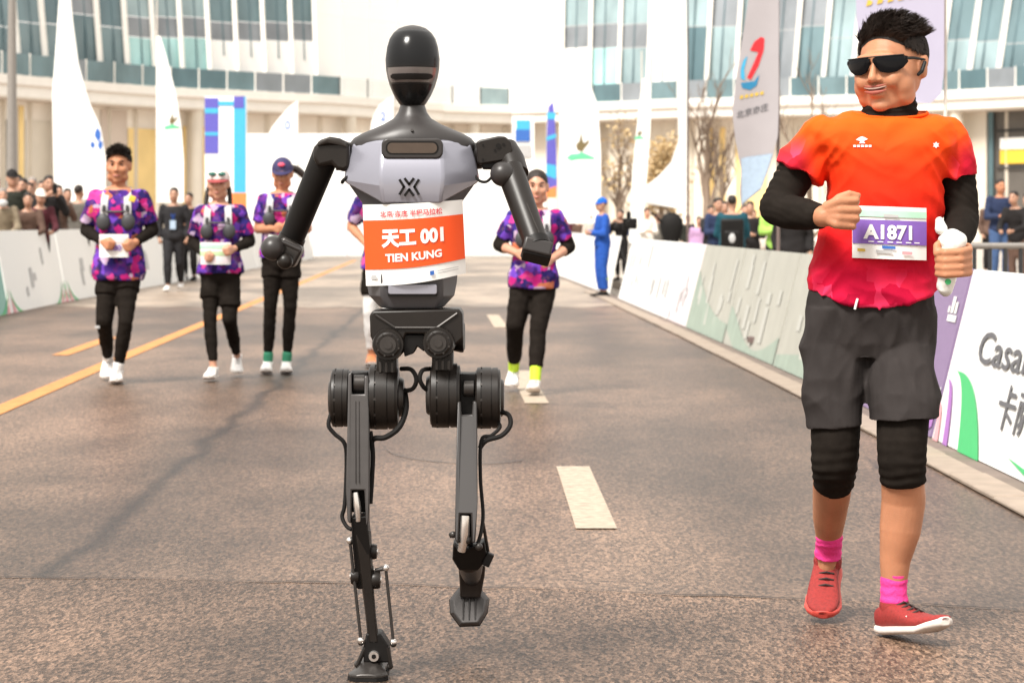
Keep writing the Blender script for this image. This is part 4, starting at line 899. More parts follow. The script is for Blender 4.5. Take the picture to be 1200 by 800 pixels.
mb = MB(); mb.chain([H(979, 450, -.03), H(979, 490, -.06), H(979, 517, -.075), H(978, 540, -.072), H(977, 567, -.0)], [.084, .074, .071, .069, .059], 24, end=False)
remesh('tights', mb, blackcloth, .005, man, smooth=3, disp=knee_fold)
mb = MB(); mb.chain([H(1060, 450, -.08), H(1058, 490, -.13), H(1057, 517, -.158), H(1057, 540, -.165), H(1058.5, 566, -.15)], [.088, .076, .0725, .070, .0645], 24, end=False)
remesh('tights', mb, blackcloth, .005, man, smooth=3, disp=knee_fold)
mb = MB(); a = H(1005, 350, -.155); mb.path([a, a+V((-.004, -.004, -.012)), a+V((-.008, -.002, -.03))], .0035, 6); build('drawstring', mb, white, man)
# socks and shoes
pink = M('hot_pink_knit', (.80, .04, .26), .8, var=.12, scale=60, bump=.3); redshoe = M('red_mesh_shoe', (.27, .018, .015), .7, var=.3, scale=120, bump=.4, bscale=500); redsole = M('red_sole', (.55, .06, .045), .6, var=.1); whsole = M('off_white_sole', (.66, .60, .55), .55, var=.1); lace = M('dark_lace', (.03, .018, .016), .8)
mb = MB(); mb.chain([H(972, 628, .22), H(971, 640, .26), H(970, 652, .27)], [.041, .040, .042], 24, end=False); remesh('sock', mb, pink, .004, man, smooth=2, disp=lambda p, n: .0010*math.sin(p.z*260+2*noise.noise(p*30)))
mb = MB(); mb.chain([H(1048, 674, -.11), H(1047, 690, -.11), H(1048, 706, -.112)], [.040, .038, .041], 24, end=False); remesh('sock', mb, pink, .004, man, smooth=2, disp=lambda p, n: .0010*math.sin(p.z*240+2*noise.noise(p*30)))
def hero_shoe(an, toe, up_, sole_m, side):
    o, (heel, f, lat, up, L_) = shoe(man, an, toe, 1.02, redshoe, sole_m, up_, accent=lace)
    tg = MB(); c = heel+f*L_*.28+up*.098; tg.box(c+f*.01, (.034, .02, .03), Matrix((lat, f, up)).transposed()); build('tongue', tg, redshoe, o, bevel=.006)
    sw = MB(); prof = [(.62, .052, .004), (.55, .044, .010), (.46, .040, .013), (.36, .044, .011), (.24, .058, .004)]   # curved tick on the side
    for (t0, h0, w0), (t1, h1, w1) in zip(prof, prof[1:]):
        q = lambda t, h: heel+f*(t*L_)+up*h+lat*side*(interp([(0, .036), (.15, .041), (.42, .0445), (.6, .049), (.75, .050)], t)*1.02-.10*max(0, h-.045))
        sw.add([q(t0, h0-w0/2), q(t1, h1-w1/2), q(t1, h1+w1/2), q(t0, h0+w0/2)], [[0, 1, 2, 3]])
    build('side_mark', sw, white, o, smooth=0, weld=True); return o
hero_shoe(H(970, 655, .29), H(963, 700, .05), -.42, redsole, 1)
hero_shoe(H(1048, 707, -.11), H(1048, 707, -.11)+V((.50, -.86, 0))*.2, .16, whsole, 1)
# hair, glasses, smile
hair_cap(man, hC, hR, hS, seed=4, thick=.020, front=55, side=88, back=118, rough=.010, tufts=5600, length=.031, fr=.004, sweep=(.55, -.05, .34), thin=.62, tr=.0013, mess=.10)
Th = lambda x, y, z: hC+hR@(V((x, y, z))*hS)
lens_m = M('black_lens', (.006, .006, .007), .12, var=0, spec=.12); frame_m = M('black_frame', (.008, .008, .008), .45, spec=.2)
sg = MB()
for s_ in (-1, 1):
    prof = [(.004, .012, .024), (.010, .002, .027), (.019, -.011, .029), (.036, -.016, .030), (.054, -.014, .030), (.069, -.004, .028), (.079, .010, .024)]
    fr = []; n_ = len(prof)
    for x, zb, zt in prof:
        y = -.110+5.4*x*x; fr.append((Th(s_*x, y+.003, zb), Th(s_*x, y-.003, (zb+zt)/2), Th(s_*x, y, zt)))
    vs = [p for q in fr for p in q]; bk = [p+hR@V((0, .004, 0)) for p in vs]
    fs = [[3*i+j, 3*i+j+1, 3*i+j+4, 3*i+j+3] for i in range(n_-1) for j in (0, 1)]; sg.add(vs, fs); sg.add(bk, [f[::-1] for f in fs])
g = build('sunglasses', sg, lens_m, man, smooth=60)
for s_ in (-1, 1):
    mb = MB(); mb.path([Th(s_*.072, -.082, .019), Th(s_*.080, -.04, .019), Th(s_*.085, .012, .014)], [.005, .0042, .0035], 8); build('temple', mb, frame_m, g)
mb = MB(); mb.path([Th(s*x, -.111+5.4*x*x, .0285) for s, x in ((-1, .074), (-1, .056), (-1, .03), (-1, .008), (1, .008), (1, .03), (1, .056), (1, .074))], .0019, 6); build('brow_bar', mb, frame_m, g)
mouth_m = M('inner_mouth', (.10, .018, .015), .5); teeth_m = M('teeth', (.40, .29, .24), .7, var=.02, spec=.1)
arcm = lambda k, z, r, yo=0: [Th(x, -.1035+yo+9*x*x, z+.011+5.5*x*x) for x in (-.029, -.020, -.010, 0, .010, .020, .029)]
mb = MB(); mb.path(arcm(0, -.0660, 0, .0005), [.001, .0028, .0044, .005, .0044, .0028, .001], 8); build('mouth', mb, mouth_m, man)
mb = MB(); mb.path(arcm(0, -.0640, 0, -.003), [.0005, .0013, .0022, .0026, .0022, .0013, .0005], 8); build('teeth', mb, teeth_m, man)
lipm = M('warm_lips', (.33, .10, .075), .6, var=.08, spec=.15)
mb = MB(); mb.path(arcm(0, -.0590, 0, -.001), [.001, .0026, .0040, .0036, .0040, .0026, .001], 8); build('lip', mb, lipm, man)
mb = MB(); mb.path([p-V((0, 0, 0)) for p in arcm(0, -.0738, 0, -.001)], [.001, .003, .0050, .0056, .0050, .003, .001], 8); build('lip', mb, lipm, man)
mb = MB(); mb.chain([Th(.088, .004, .006), Th(.086, -.012, -.016), Th(.080, -.02, -.024)], [.0055, .006, .005], 8); build('earphone', mb, frame_m, man)
# race number and the small prints on the shirt
def bvh_of(o, off):
    me = o.data; return BVHTree.FromPolygons([v.co+off for v in me.vertices], [list(p.vertices) for p in me.polygons])
bv = bvh_of(shirt, man.location)
purp = M('bib_purple', (.20, .10, .42), .55, var=.08); mintp = M('bib_mint', (.42, .70, .52), .55); bibw = M('bib_paper', (.80, .79, .77), .55, var=.02)
bo, bf = bib(man, None, 1, H(1044, 273, -.176), .213, .150, -.035, (bibw, [(-.22, .24, purp), (.30, .42, mintp)]), [('A1871', .36, -.11, bibw, .042, -.01)], curve=.55)
for u in (-.30, -.18, -.05, .07, .20, .32):
    mb = MB(); mb.add([bf(u, -.185, .006), bf(u+.075, -.185, .006), bf(u+.075, -.165, .006), bf(u, -.165, .006)], [[0, 1, 2, 3]]); build('small_print', mb, bibw, bo, smooth=0)
for u, w_, m, v in ((-.44, .10, goldp, -.34), (-.12, .18, blueprint, -.275), (-.2, .22, palegrey, -.36), (.15, .14, pinkp, -.37), (-.1, .2, palegrey, .33)):
    mb = MB(); mb.add([bf(u, v-.03, .006), bf(u+w_, v-.03, .006), bf(u+w_, v+.02, .006), bf(u, v+.03, .006)], [[0, 1, 2, 3]]); build('small_print', mb, m, bo, smooth=0)
def decal(px, py):                                        # the point of the shirt under a photo pixel, 3 mm proud
    o = V((0, 0, CZ)); d = (P(px, py, 1)-o).normalized(); h = bv.ray_cast(o, d)
    return (h[0] if h[0] else H(px, py, -.15))-d*.0035
lg = MB()
for poly in ([(1003, 164), (1007, 161), (1010, 160), (1013, 161), (1017, 163), (1011, 166)], [(1008, 166), (1012, 166), (1014, 168), (1007, 168)]):
    lg.add([decal(*q) for q in poly], [list(range(len(poly)))])
build('chest_logo', lg, bibw, man, smooth=0)
for x0 in (1000, 1004.5, 1009, 1013.5, 1018): mb = MB(); mb.add([decal(x0, 170), decal(x0+3.2, 170), decal(x0+3.2, 172.4), decal(x0, 172.4)], [[0, 1, 2, 3]]); build('small_print', mb, bibw, man, smooth=0)
mb = MB(); mb.add([decal(1097+4*math.cos(t)*(1 if i % 2 else .6), 170+4*math.sin(t)*(1 if i % 2 else .6)) for i, t in enumerate(ang(12))], [list(range(12))]); build('chest_badge', mb, bibw, man, smooth=0)
# bottle in his hand
bt = empty('squeeze_bottle', H(1108, 340, -.27), 'crumpled white squeeze bottle held in the fist of the man in orange', 'bottle')
plast = M('white_plastic_film', (.72, .72, .68), .3, var=.05, bump=.3, bscale=50)
mb = MB(); mb.chain([H(1108, 336, -.27), H(1111, 318, -.275), H(1114, 297, -.275), H(1116, 284, -.27)], [.026, .030, .030, .040], 16); remesh('bottle_body', mb, plast, .005, bt, smooth=2, disp=lambda p, n: .005*noise.noise(p*38))
mb = MB(); mb.chain([H(1103, 268, -.26), H(1101, 259, -.255)], [.018, .012], 12); build('spout', mb, plast, bt)
mb = MB(); p = H(1111, 330, -.30); mb.lathe(p, (0, -1, -.1), [(0, .009), (.004, .008)], 14); build('green_dot', mb, greenp, bt)
# ================================================================== the running humanoid robot
RYD = 6.80
def Q(px, py, dy=0): return P(px, py, RYD+dy)
u = RYD/F                                                  # metres per photo pixel at the robot
blackm = M('black_satin_metal', (.012, .0092, .0075), .38, metal=.0, var=.15, scale=30, bump=.03, bscale=500, spec=.32)
blackp = M('black_plastic', (.006, .005, .0045), .5, var=.1, spec=.22, bump=.03, bscale=600)
gunm = M('gunmetal', (.040, .035, .032), .36, metal=.4, var=.12, scale=40)
greym = M('grey_anodised', (.085, .079, .077), .42, metal=.45, var=.08, scale=30)
charc = M('charcoal_shell', (.027, .0235, .0225), .38, var=.05, spec=.4, scale=6)
silver = M('silver_paint', (.29, .29, .34), .27, metal=.45, var=.03, scale=8, spec=.5, coat=.25)
tgrey = M('dark_grey_shell', (.070, .068, .073), .40, var=.05, spec=.4, scale=6)
visor = M('glossy_black_visor', (.006, .006, .0065), .20, var=0, spec=.3); steelw = M('polished_steel', (.78, .74, .70), .22, metal=.9, var=.05)
lipg = M('pale_visor_lip', (.11, .094, .09), .25, var=.03, coat=.4); amber = M('vent_interior', (.055, .036, .024), .5, var=.2); rubber = M('black_rubber', (.010, .009, .0085), .75, spec=.2)
rob = empty('humanoid_robot', V((Q(485, 0).x, RYD, 0)), 'black and silver humanoid robot running in an orange race bib', 'robot')
def rb(name, mb, mat, parent=None, **k): return build(name, mb, mat, parent or rob, **k)
def ringE(cx, py, hw, hd, dy=0, e=1., n=36):
    c = Q(cx, py, dy); return [c+V((hw*u*math.copysign(abs(math.cos(t))**e, math.cos(t)), hd*math.copysign(abs(math.sin(t))**e, math.sin(t)), 0)) for t in ang(n)]
def cylx(mb, x0, x1, yc, dy, prof, n=32):                  # lathe about a left-right axis, profile along it in pixels
    a = Q(x0, yc, dy); mb.lathe(a, (1, 0, 0), [(d*u, r*u) for d, r in prof], n)
def cyly(mb, cx, cy, dy, prof, n=32): mb.lathe(Q(cx, cy, dy), (0, 1, 0), [(d, r*u) for d, r in prof], n)
# --- head
hp = [(30, 3), (31.5, 10), (34, 16.5), (39, 22.5), (46, 27), (56, 30), (70, 31.8), (82, 31.2), (92, 29.3), (102, 26.2), (112, 21.8), (120, 17), (126, 12.5), (129, 9)]
hdp = lambda hw: hw*u*1.28+.002
mb = MB(); mb.loft([ringE(483.5, y, hw, hdp(hw), .0, .97) for y, hw in hp]); head = rb('head', mb, charc, smooth=60)
vp = [(36, 13.5), (40, 19), (47, 24), (57, 27), (70, 28.6), (80, 28.2)]
def vis(rows, th0=24, th1=156, off=.004, n=22, back=-.03):
    mb = MB(); fr, bk = [], []
    for y, hw in rows:
        full = interp(hp, y); a0 = math.acos(min(1, hw/full)); r_, b2 = [], []
        for i in range(n+1):
            t = math.pi+a0+(math.pi-2*a0)*i/n; c = Q(483.5, y); p = c+V((full*u*math.cos(t), hdp(full)*math.sin(t), 0)); nn = V((math.cos(t)/1., math.sin(t)/1.28, 0)).normalized()
            r_.append(p+nn*off); b2.append(p-nn*.004)
        fr.append(r_); bk.append(b2)
    m = n+1; vs = [p for r in fr for p in r]; k = len(vs); vs += [p for r in bk for p in r]; fs = [[j*m+i, j*m+i+1, j*m+i+m+1, j*m+i+m] for j in range(len(rows)-1) for i in range(n)]
    rim = list(range(m))+[j*m+n for j in range(1, len(rows))]+[(len(rows)-1)*m+i for i in range(n-1, -1, -1)]+[j*m for j in range(len(rows)-2, 0, -1)]
    mb.add(vs, fs+[[k+i for i in f[::-1]] for f in fs]+[[rim[i], rim[i-1], k+rim[i-1], k+rim[i]] for i in range(len(rim))]); return mb
rb('face_visor', vis(vp), visor, head, smooth=50)
rb('chin_plate', vis([(100, 22.5), (106, 20.5), (113, 16.8), (120, 12), (124, 8)], off=.0035), visor, head, smooth=50)
rb('visor_lip', vis([(81, 26.5), (84, 27), (88, 26.5), (93, 25.5), (98, 23)], off=.003), lipg, head, smooth=50)
rb('mouth_slot', vis([(88.5, 20), (90.5, 22.5), (93, 22), (95.5, 17)], off=.0065), blackp, head, smooth=50)
mb = MB()
for s_ in (-1, 1): mb.box(Q(483.5+s_*10, 74, -.0965), (.014, .006, .005))
# --- neck and yoke
yk = [(118, 12, .045), (124, 14.5, .052), (132, 17, .056), (139, 22, .066), (146, 34, .080), (152, 48, .092), (157, 60, .098), (162, 69, .102), (167, 73, .104), (176, 74, .104)]
mb = MB(); mb.loft([ringE(483.5, y, hw, hd, .01, .9) for y, hw, hd in yk]); yoke = rb('neck_yoke', mb, charc, smooth=60)
mb = MB(); mb.lathe(Q(483, 153, -.088), (0, -1, .3), [(0, .004), (.004, .0035)], 12); rb('bolt', mb, gunm, yoke)
# --- chest: faceted shell
def chest_ring(y_c, y_o, hw, d, cw=37, back=.11):
    pts = [(-cw, y_c, -d), (cw, y_c, -d), (hw, y_o, -d*.30), (hw*.985, y_o, .06), (hw*.6, y_o, back), (-hw*.6, y_o, back), (-hw*.985, y_o, .06), (-hw, y_o, -d*.30)]
    return [Q(482.5+x, y, dy) for x, y, dy in pts]
mb = MB(); mb.loft([chest_ring(164, 164, 65, .095, 33), chest_ring(167, 168, 68.5, .110, 34), chest_ring(186, 186, 74.5, .138, 36), chest_ring(205, 204, 78.5, .150, 37), chest_ring(218, 211, 79.5, .152, 36), chest_ring(239, 215, 76, .142, 34)])
chest = rb('chest_shell', mb, silver, smooth=18, bevel=.006, seg=3)
mb = MB(); mb.loft([chest_ring(205, 205, 74, .132), chest_ring(222, 217, 73, .136), chest_ring(240, 238, 58, .126, 34), chest_ring(262, 262, 57, .120, 36), chest_ring(300, 300, 55, .114, 36), chest_ring(330, 330, 53, .108, 36), chest_ring(347, 346, 50, .100, 36), chest_ring(362, 360, 37, .085, 28)])
torso = rb('torso_shell', mb, tgrey, smooth=18, bevel=.006, seg=3)
mb = MB(); rows = []
for y, hw in ((164.5, 30), (167, 33.5), (179, 34), (183.5, 30)): rows.append((y, hw))
def rrect(cx, cy, w_, h_, r, dy, n=6):
    o = []
    for sx_, sy_, a0 in ((1, 1, 0), (-1, 1, 90), (-1, -1, 180), (1, -1, 270)):
        for i in range(n+1): a = math.radians(a0+90*i/n); o.append(Q(cx+sx_*(w_/2-r)+r*math.cos(a), cy+sy_*(h_/2-r)+r*math.sin(a), dy))
    return o
mb = MB(); mb.prism(rrect(483, 174, 72, 24, 8, -.142), (0, .07, 0)); vent = rb('vent_frame', mb, charc, chest, bevel=.004)
mb = MB(); mb.prism(rrect(483, 173.5, 58, 12, 5.5, -.1435), (0, .004, 0)); rb('vent_opening', mb, amber, chest)
mb = MB(); mb.prism(rrect(483, 173.5, 62, 15.5, 7, -.1428), (0, .004, 0)); rb('vent_rim', mb, blackp, chest)
# emblem strokes on the breast plate
def stroke(pts, w_, d):
    mb = MB(); pts = [V((x, y, 0)) for x, y in pts]
    for a, b in zip(pts, pts[1:]):
        t = (b-a).normalized(); nn = V((-t.y, t.x, 0))*w_/2; a2, b2 = a-t*w_*.3, b+t*w_*.3
        mb.prism([Q(p.x, p.y, d-.0012*(p.y-219)*0) for p in (a2-nn, b2-nn, b2+nn, a2+nn)], (0, .004, 0))
    return mb
for pts in ([(468.5, 211), (473.5, 219), (468.5, 227.5)], [(490.5, 211), (485.5, 219), (490.5, 227.5)], [(474.5, 209.5), (479.5, 216.2), (484.5, 209.5)], [(474.5, 229), (479.5, 222), (484.5, 229)]):
    rb('emblem_stroke', stroke(pts, 2.9, -.1545), blackp, chest)
# lower slot: pale plate, with its shadow drawn as a black strip
mb = MB(); mb.prism(rrect(483.5, 339, 57, 12, 2.5, -.1155), (0, .03, 0)); rb('waist_plate', mb, silver, torso, bevel=.002)
mb = MB(); mb.prism(rrect(483.5, 344.5, 58, 6, 1.5, -.112), (0, .03, 0)); rb('waist_slot_shadow', mb, blackp, torso)
# --- the race bib stretched round the torso
bibo = M('bib_orange', (.86, .085, .008), .55, var=.03)
def bibf(uu, vv, off=0):                                   # uu, vv in 0..1 from the top left
    x = 425+117*uu+(4*vv); y = 240-6*uu+vv*(95-9*uu)+3.0*math.sin(math.pi*uu)*(.4+vv)
    k = abs(uu-.5)*2; d = -.146+.020*vv+.055*k**2.6
    return Q(x, y, d-off)
def bib_sheet(v0, v1, off, th=0, n=14):
    mb = MB(); fr = [bibf(i/n, v0+(v1-v0)*j/4, off) for j in range(5) for i in range(n+1)]; fs = [[j*(n+1)+i, j*(n+1)+i+1, (j+1)*(n+1)+i+1, (j+1)*(n+1)+i] for j in range(4) for i in range(n)]
    mb.add(fr, fs)
    if th: mb.add([p+V((0, th, 0)) for p in fr], [f[::-1] for f in fs])
    return mb
rbib = rb('race_bib', bib_sheet(0, 1, 0, .004), bibw, smooth=60)
rb('orange_band', bib_sheet(.195, .80, .002), bibo, rbib, smooth=60)
tx = lambda u0, v0: (lambda a, b: bibf(u0+a, v0-b*1.28, .004))
rb('lettering', text_mb('天工 001', .185, tx(.50, .505), .05, sx=.92), bibw, rbib, smooth=0)
rb('lettering', text_mb('TIEN KUNG', .105, tx(.49, .71), .035, sx=1.02), bibw, rbib, smooth=0)
redt = M('red_ink', (.62, .07, .08), .6)
rb('lettering', text_mb('北京·亦庄 半程马拉松', .066, tx(.48, .155), .02, sx=1.0), redt, rbib, smooth=0)
mb = MB(); mb.add([bibf(.06, .87, .004), bibf(.105, .87, .004), bibf(.115, .92, .004), bibf(.05, .92, .004)], [[0, 1, 2, 3]]); rb('small_logo', mb, palegrey, rbib, smooth=0)
for v in (.885, .915):
    mb = MB(); mb.add([bibf(.72, v, .004), bibf(.93, v, .004), bibf(.93, v+.008, .004), bibf(.72, v+.008, .004)], [[0, 1, 2, 3]]); rb('small_print', mb, palegrey, rbib, smooth=0)
mb = MB(); mb.add([bibf(.645, .875, .004), bibf(.685, .875, .004), bibf(.685, .93, .004), bibf(.645, .93, .004)], [[0, 1, 2, 3]]); rb('small_logo', mb, blueprint, rbib, smooth=0)
# --- pelvis
mb = MB(); mb.lathe(Q(485, 366, .0), (0, 0, -1), [(-.03, .07), (.0, .075), (.012, .075)], 28); rb('waist_joint', mb, blackm)
out_ = [(433, 369), (437, 364), (538, 362), (542, 367), (543, 396), (534, 404), (521, 406), (500, 402), (497, 391), (476, 391), (472, 402), (452, 408), (439, 404), (434, 394)]
mb = MB(); mb.prism([Q(x, y, -.10) for x, y in out_], (0, .17, 0)); pel = rb('pelvis', mb, blackm, bevel=.005)
for pts in ([(440, 369), (463, 384)], [(536, 367), (512, 384)], [(463, 384), (512, 384)]):
    a, b = [Q(x, y, -.103) for x, y in pts]; mb = MB(); mb.tube(a, b, .0035, n=6); rb('rib', mb, gunm, pel)
for cx_, cy_ in ((454.5, 404), (513.5, 402)):
    mb = MB(); cyly(mb, cx_, cy_, -.135, [(0, 6), (.0, 12.5), (.004, 14.5), (.012, 14.5), (.012, 17.5), (.02, 18.3), (.05, 18.3), (.055, 19.5), (.14, 19.5)]); mo = rb('hip_motor', mb, blackm, pel, smooth=30)
    mb = MB(); cyly(mb, cx_, cy_, -.139, [(0, 7.6), (.0, 9.4), (.006, 9.6)]); rb('bearing_ring', mb, gunm, mo, smooth=30)
    mb = MB(); cyly(mb, cx_, cy_, -.143, [(0, 2.4), (.0, 4.6), (.010, 4.8)]); rb('hub', mb, gunm, mo, smooth=30)
    for t in ang(8): mb = MB(); cyly(mb, cx_+13.2*math.cos(t+.3), cy_+13.2*math.sin(t+.3), -.1375, [(0, 1.1), (.006, 1.1)], 8); rb('bolt', mb, gunm, mo, smooth=30)
mb = MB(); cylx(mb, 531, 548, 394, .02, [(0, 17), (9, 19), (12, 19), (14, 14)]); rb('side_motor', mb, blackm, pel, smooth=30)
mb = MB(); mb.prism([Q(x, y, -.09) for x, y in ((470, 392), (500, 392), (497, 412), (489, 406), (485, 414), (474, 418))], (0, .12, 0)); rb('inner_bracket', mb, blackp, pel, bevel=.003)
# --- hips, thigh motors
def motor(x0, x1, yc, r, dy, cap_l, cap_r, parent):
    w_ = x1-x0; mb = MB()
    prof = [(0, r*.70), (.5, r*.88), (2.2, r*.93), (2.2, r*.985), (w_*.22, r), (w_*.22, r*.955), (w_*.27, r*.955), (w_*.27, r), (w_*.62, r), (w_*.62, r*.96), (w_*.67, r*.96), (w_*.67, r*.99), (w_*.88, r*.99), (w_*.88, r*.94), (w_-1, r*.92), (w_, r*.74)]
    cylx(mb, x0, x1, yc, dy, prof, 40); o = rb('motor', mb, blackm, parent, smooth=30)
    if cap_l: mb = MB(); cylx(mb, x0-cap_l, x0, yc, dy, [(0, r*.35), (.6, r*.55), (cap_l*.6, r*.60), (cap_l, r*.62)]); rb('motor_cap', mb, gunm, o, smooth=30)
    if cap_r: mb = MB(); cylx(mb, x1, x1+cap_r, yc, dy, [(0, r*.62), (cap_r*.4, r*.60), (cap_r-.6, r*.55), (cap_r, r*.35)]); rb('motor_cap', mb, gunm, o, smooth=30)
    for t in ang(12):                                       # fixing bolts round the rim
        p = Q(x0+w_*.245, yc, dy)+V((0, math.cos(t)*r*u*.965, math.sin(t)*r*u*.965)); mb = MB(); mb.box(p, (.006, .006, .006), Matrix.Rotation(t, 3, 'X')); rb('bolt', mb, gunm, o, smooth=0)
    return o
# leg on the image left (planted)
lg = rb('hip_yoke', MB().bb(Q(441, 415, -.06), Q(467, 436, .05)), blackm, bevel=.006)
for x in (444, 451, 458): rb('fin', MB().bb(Q(x, 424, -.066), Q(x+3.5, 436, -.05)), gunm, lg, bevel=.001)
motor(432, 468, 465, 38, -.01, 0, 6, lg)
motor(388, 411, 466, 34, -.01, 3, 0, lg)
rb('hub_block', MB().bb(Q(409, 436, -.05), Q(434, 470, .05)), blackp, lg, bevel=.004)
mb = MB(); cylx(mb, 414, 428, 449, -.055, [(0, 9), (1, 10), (13, 10), (14, 9)]); rb('hub', mb, gunm, lg, smooth=30)
def slab(name, pts, dy0, dy1, mat, par, bev=.004): mb = MB(); mb.prism([Q(x, y, d) for x, y, d in pts], (0, dy1-dy0, 0)); return rb(name, mb, mat, par, bevel=bev)
th1 = slab('thigh_link', [(408, 438, -.088), (412, 436, -.088), (412, 462, -.088), (427, 462, -.088), (427, 440, -.088), (432, 442, -.088), (433, 575, -.105), (432, 612, -.105), (429, 616, -.105), (427, 574, -.105), (412, 574, -.105), (411, 614, -.105), (407, 610, -.105), (405.5, 575, -.105)], 0, .055, greym, None)
for x in (418, 422): rb('groove', MB().tube(Q(x-1, 470, -.089), Q(x-1, 566, -.1062), .0012, n=5), charc, th1)
rb('thigh_core', slab_mb := MB().prism([Q(x, y, -.05) for x, y in ((409, 470), (431, 470), (434, 560), (430, 600), (410, 600), (406, 560))], (0, .07, 0)), blackp, th1, bevel=.004)
mb = MB(); mb.path([Q(416.5, 577, -.092), Q(418.5, 592, -.098), Q(420, 610, -.09)], [.0085, .010, .008], 12); rb('push_rod', mb, steelw, th1)
kn = slab('knee_block', [(411, 606, -.095), (430, 604, -.095), (433, 640, -.095), (436, 690, -.06), (418, 690, -.06), (413, 640, -.095)], 0, .10, blackp, None)
for x0, x1, yc, r, m in ((430, 442, 646, 9, blackm), (434, 446, 679, 10.5, blackm), (411, 421, 675, 9.5, blackm), (409, 415, 633, 4.5, gunm), (430, 438, 667, 5, gunm)):
    mb = MB(); w_ = x1-x0; cylx(mb, x0, x1, yc, -.055, [(0, r*.6), (.5, r*.9), (w_*.3, r), (w_*.7, r), (w_-.5, r*.9), (w_, r*.55)]); o = rb('pivot', mb, m, kn, smooth=30)
    mb = MB(); cylx(mb, x0-1, x1+1, yc, -.055, [(0, r*.35), (w_+2, r*.35)]); rb('pin', mb, steelw, o, smooth=30)
mb = MB(); sh = [(621, 11, .05), (650, 9, .045), (690, 7, .036), (720, 6.2, .032), (752, 6.5, .032)]
cxs = lambda y: 424+(y-621)*.105
mb.loft([[Q(cxs(y)+hw*c, y, -.04+d*s_) for c, s_ in ((-1, -.7), (-.7, -1), (.7, -1), (1, -.7), (1, .7), (.7, 1), (-.7, 1), (-1, .7))] for y, hw, d in sh]); shin = rb('shin', mb, blackm, kn, smooth=30, bevel=.002)
for a, b in (((410, 633, -.07), (423, 750, -.07)), ((452, 665, -.06), (461, 752, -.06))):
    mb = MB(); mb.tube(Q(*a), Q(*b), .0042, n=10); o = rb('ankle_rod', mb, gunm, kn)
    for e_ in (a, b): mb = MB(); mb.ell(Q(*e_), .0095); rb('rod_end', mb, steelw, o)
rb('rod_bracket', MB().path([Q(440, 668, -.055), Q(452, 665, -.06)], .006, 8), gunm, kn)
ank = slab('ankle_block', [(429, 742, -.07), (446, 742, -.07), (455, 756, -.07), (457, 776, -.07), (426, 776, -.07), (426, 757, -.07)], 0, .085, blackp, None)
mb = MB(); cyly(mb, 438, 769, -.083, [(0, 4), (.0, 5.6), (.004, 6.4), (.016, 6.4)]); o = rb('ankle_bolt', mb, steelw, ank, smooth=30)
mb = MB(); cyly(mb, 438, 769, -.0855, [(0, 2.6), (.004, 2.8)]); rb('bolt_socket', mb, blackp, o, smooth=30)
for x0, y0 in ((423, 752), (461, 754), (419, 778), (457, 780)): mb = MB(); mb.ell(Q(x0, y0, -.06), .009); rb('joint_ball', mb, gunm, ank)
for a, b in (((428, 758), (419, 778)), ((454, 758), (458, 780))): mb = MB(); mb.tube(Q(*a, -.065), Q(*b, -.065), .006, n=8); rb('link', mb, blackm, ank)
def foot(c, f, up, s_, mat, parent=None, L_=.20, wd=.052):
    lat = f.cross(up).normalized(); mb = MB(); prof = [(-.42, .030, .020), (-.36, .040, .030), (-.1, .036, .046), (.15, .042, .034), (.38, wd, .022), (.50, wd*.82, .016), (.56, wd*.5, .012)]
    mb.loft([[c+f*(t*L_)+lat*(w_*k)+up*z for k, z in ((-1, 0), (1, 0), (1, .010), (.45, h), (-.45, h), (-1, .010))] for t, w_, h in prof]); o = rb('foot', mb, mat, parent, smooth=25, bevel=.003)
    mb = MB(); mb.loft([[c+f*(t*L_*1.01)+lat*(w_*1.03*k)+up*z for k, z in ((-1, -.012), (1, -.012), (1, .001), (-1, .001))] for t, w_, h in prof]); rb('rubber_sole', mb, rubber, o, smooth=25); return o
fc = Q(437, 0, .0); fc = V((Q(435, 790, -.03).x, RYD-.03, .012)); foot(fc, V((-.06, -1, 0)).normalized(), V((0, 0, 1)), 1, gunm)
# leg on the image right (lifted, shin folded back)
lg2 = rb('hip_yoke', MB().bb(Q(506, 412, -.06), Q(532, 434, .05)), blackm, bevel=.006)
for x in (510, 517, 524): rb('fin', MB().bb(Q(x, 422, -.066), Q(x+3.5, 433, -.05)), gunm, lg2, bevel=.001)
motor(504, 540, 463, 38, -.01, 5, 0, lg2)
motor(557, 587, 466, 36, -.01, 0, 4, lg2)
rb('hub_block', MB().bb(Q(538, 438, -.05), Q(559, 490, .05)), blackp, lg2, bevel=.004)
mb = MB(); cylx(mb, 543, 556, 455, -.055, [(0, 8), (1, 9.5), (12, 9.5), (13, 8)]); rb('hub', mb, gunm, lg2, smooth=30)
th2 = slab('thigh_link', [(536, 470, -.090), (540, 470, -.090), (541, 486, -.090), (553, 486, -.090), (554, 470, -.090), (559, 470, -.090), (559.5, 590, -.20), (557, 636, -.22), (553, 636, -.22), (552, 602, -.21), (539, 602, -.21), (537, 638, -.22), (533, 632, -.22), (533.5, 590, -.20)], 0, .05, charc, None)  # charcoal where its twin is grey: shading from the tilt put into the colour
rb('thigh_core', MB().prism([Q(x, y, d) for x, y, d in ((538, 490, -.05), (557, 490, -.05), (558, 600, -.15), (554, 640, -.16), (538, 640, -.16), (535, 600, -.15))], (0, .06, 0)), blackp, th2, bevel=.004)
mb = MB(); mb.path([Q(545.5, 604, -.20), Q(544.5, 625, -.205), Q(541, 645, -.19)], [.013, .0135, .011], 14); rb('push_rod', mb, steelw, th2)
kn2 = slab('knee_block', [(531, 636, -.17), (541, 646, -.18), (557, 640, -.18), (568, 634, -.16), (571, 655, -.15), (560, 668, -.14), (538, 668, -.14), (530, 655, -.15)], 0, .10, blackp, None)
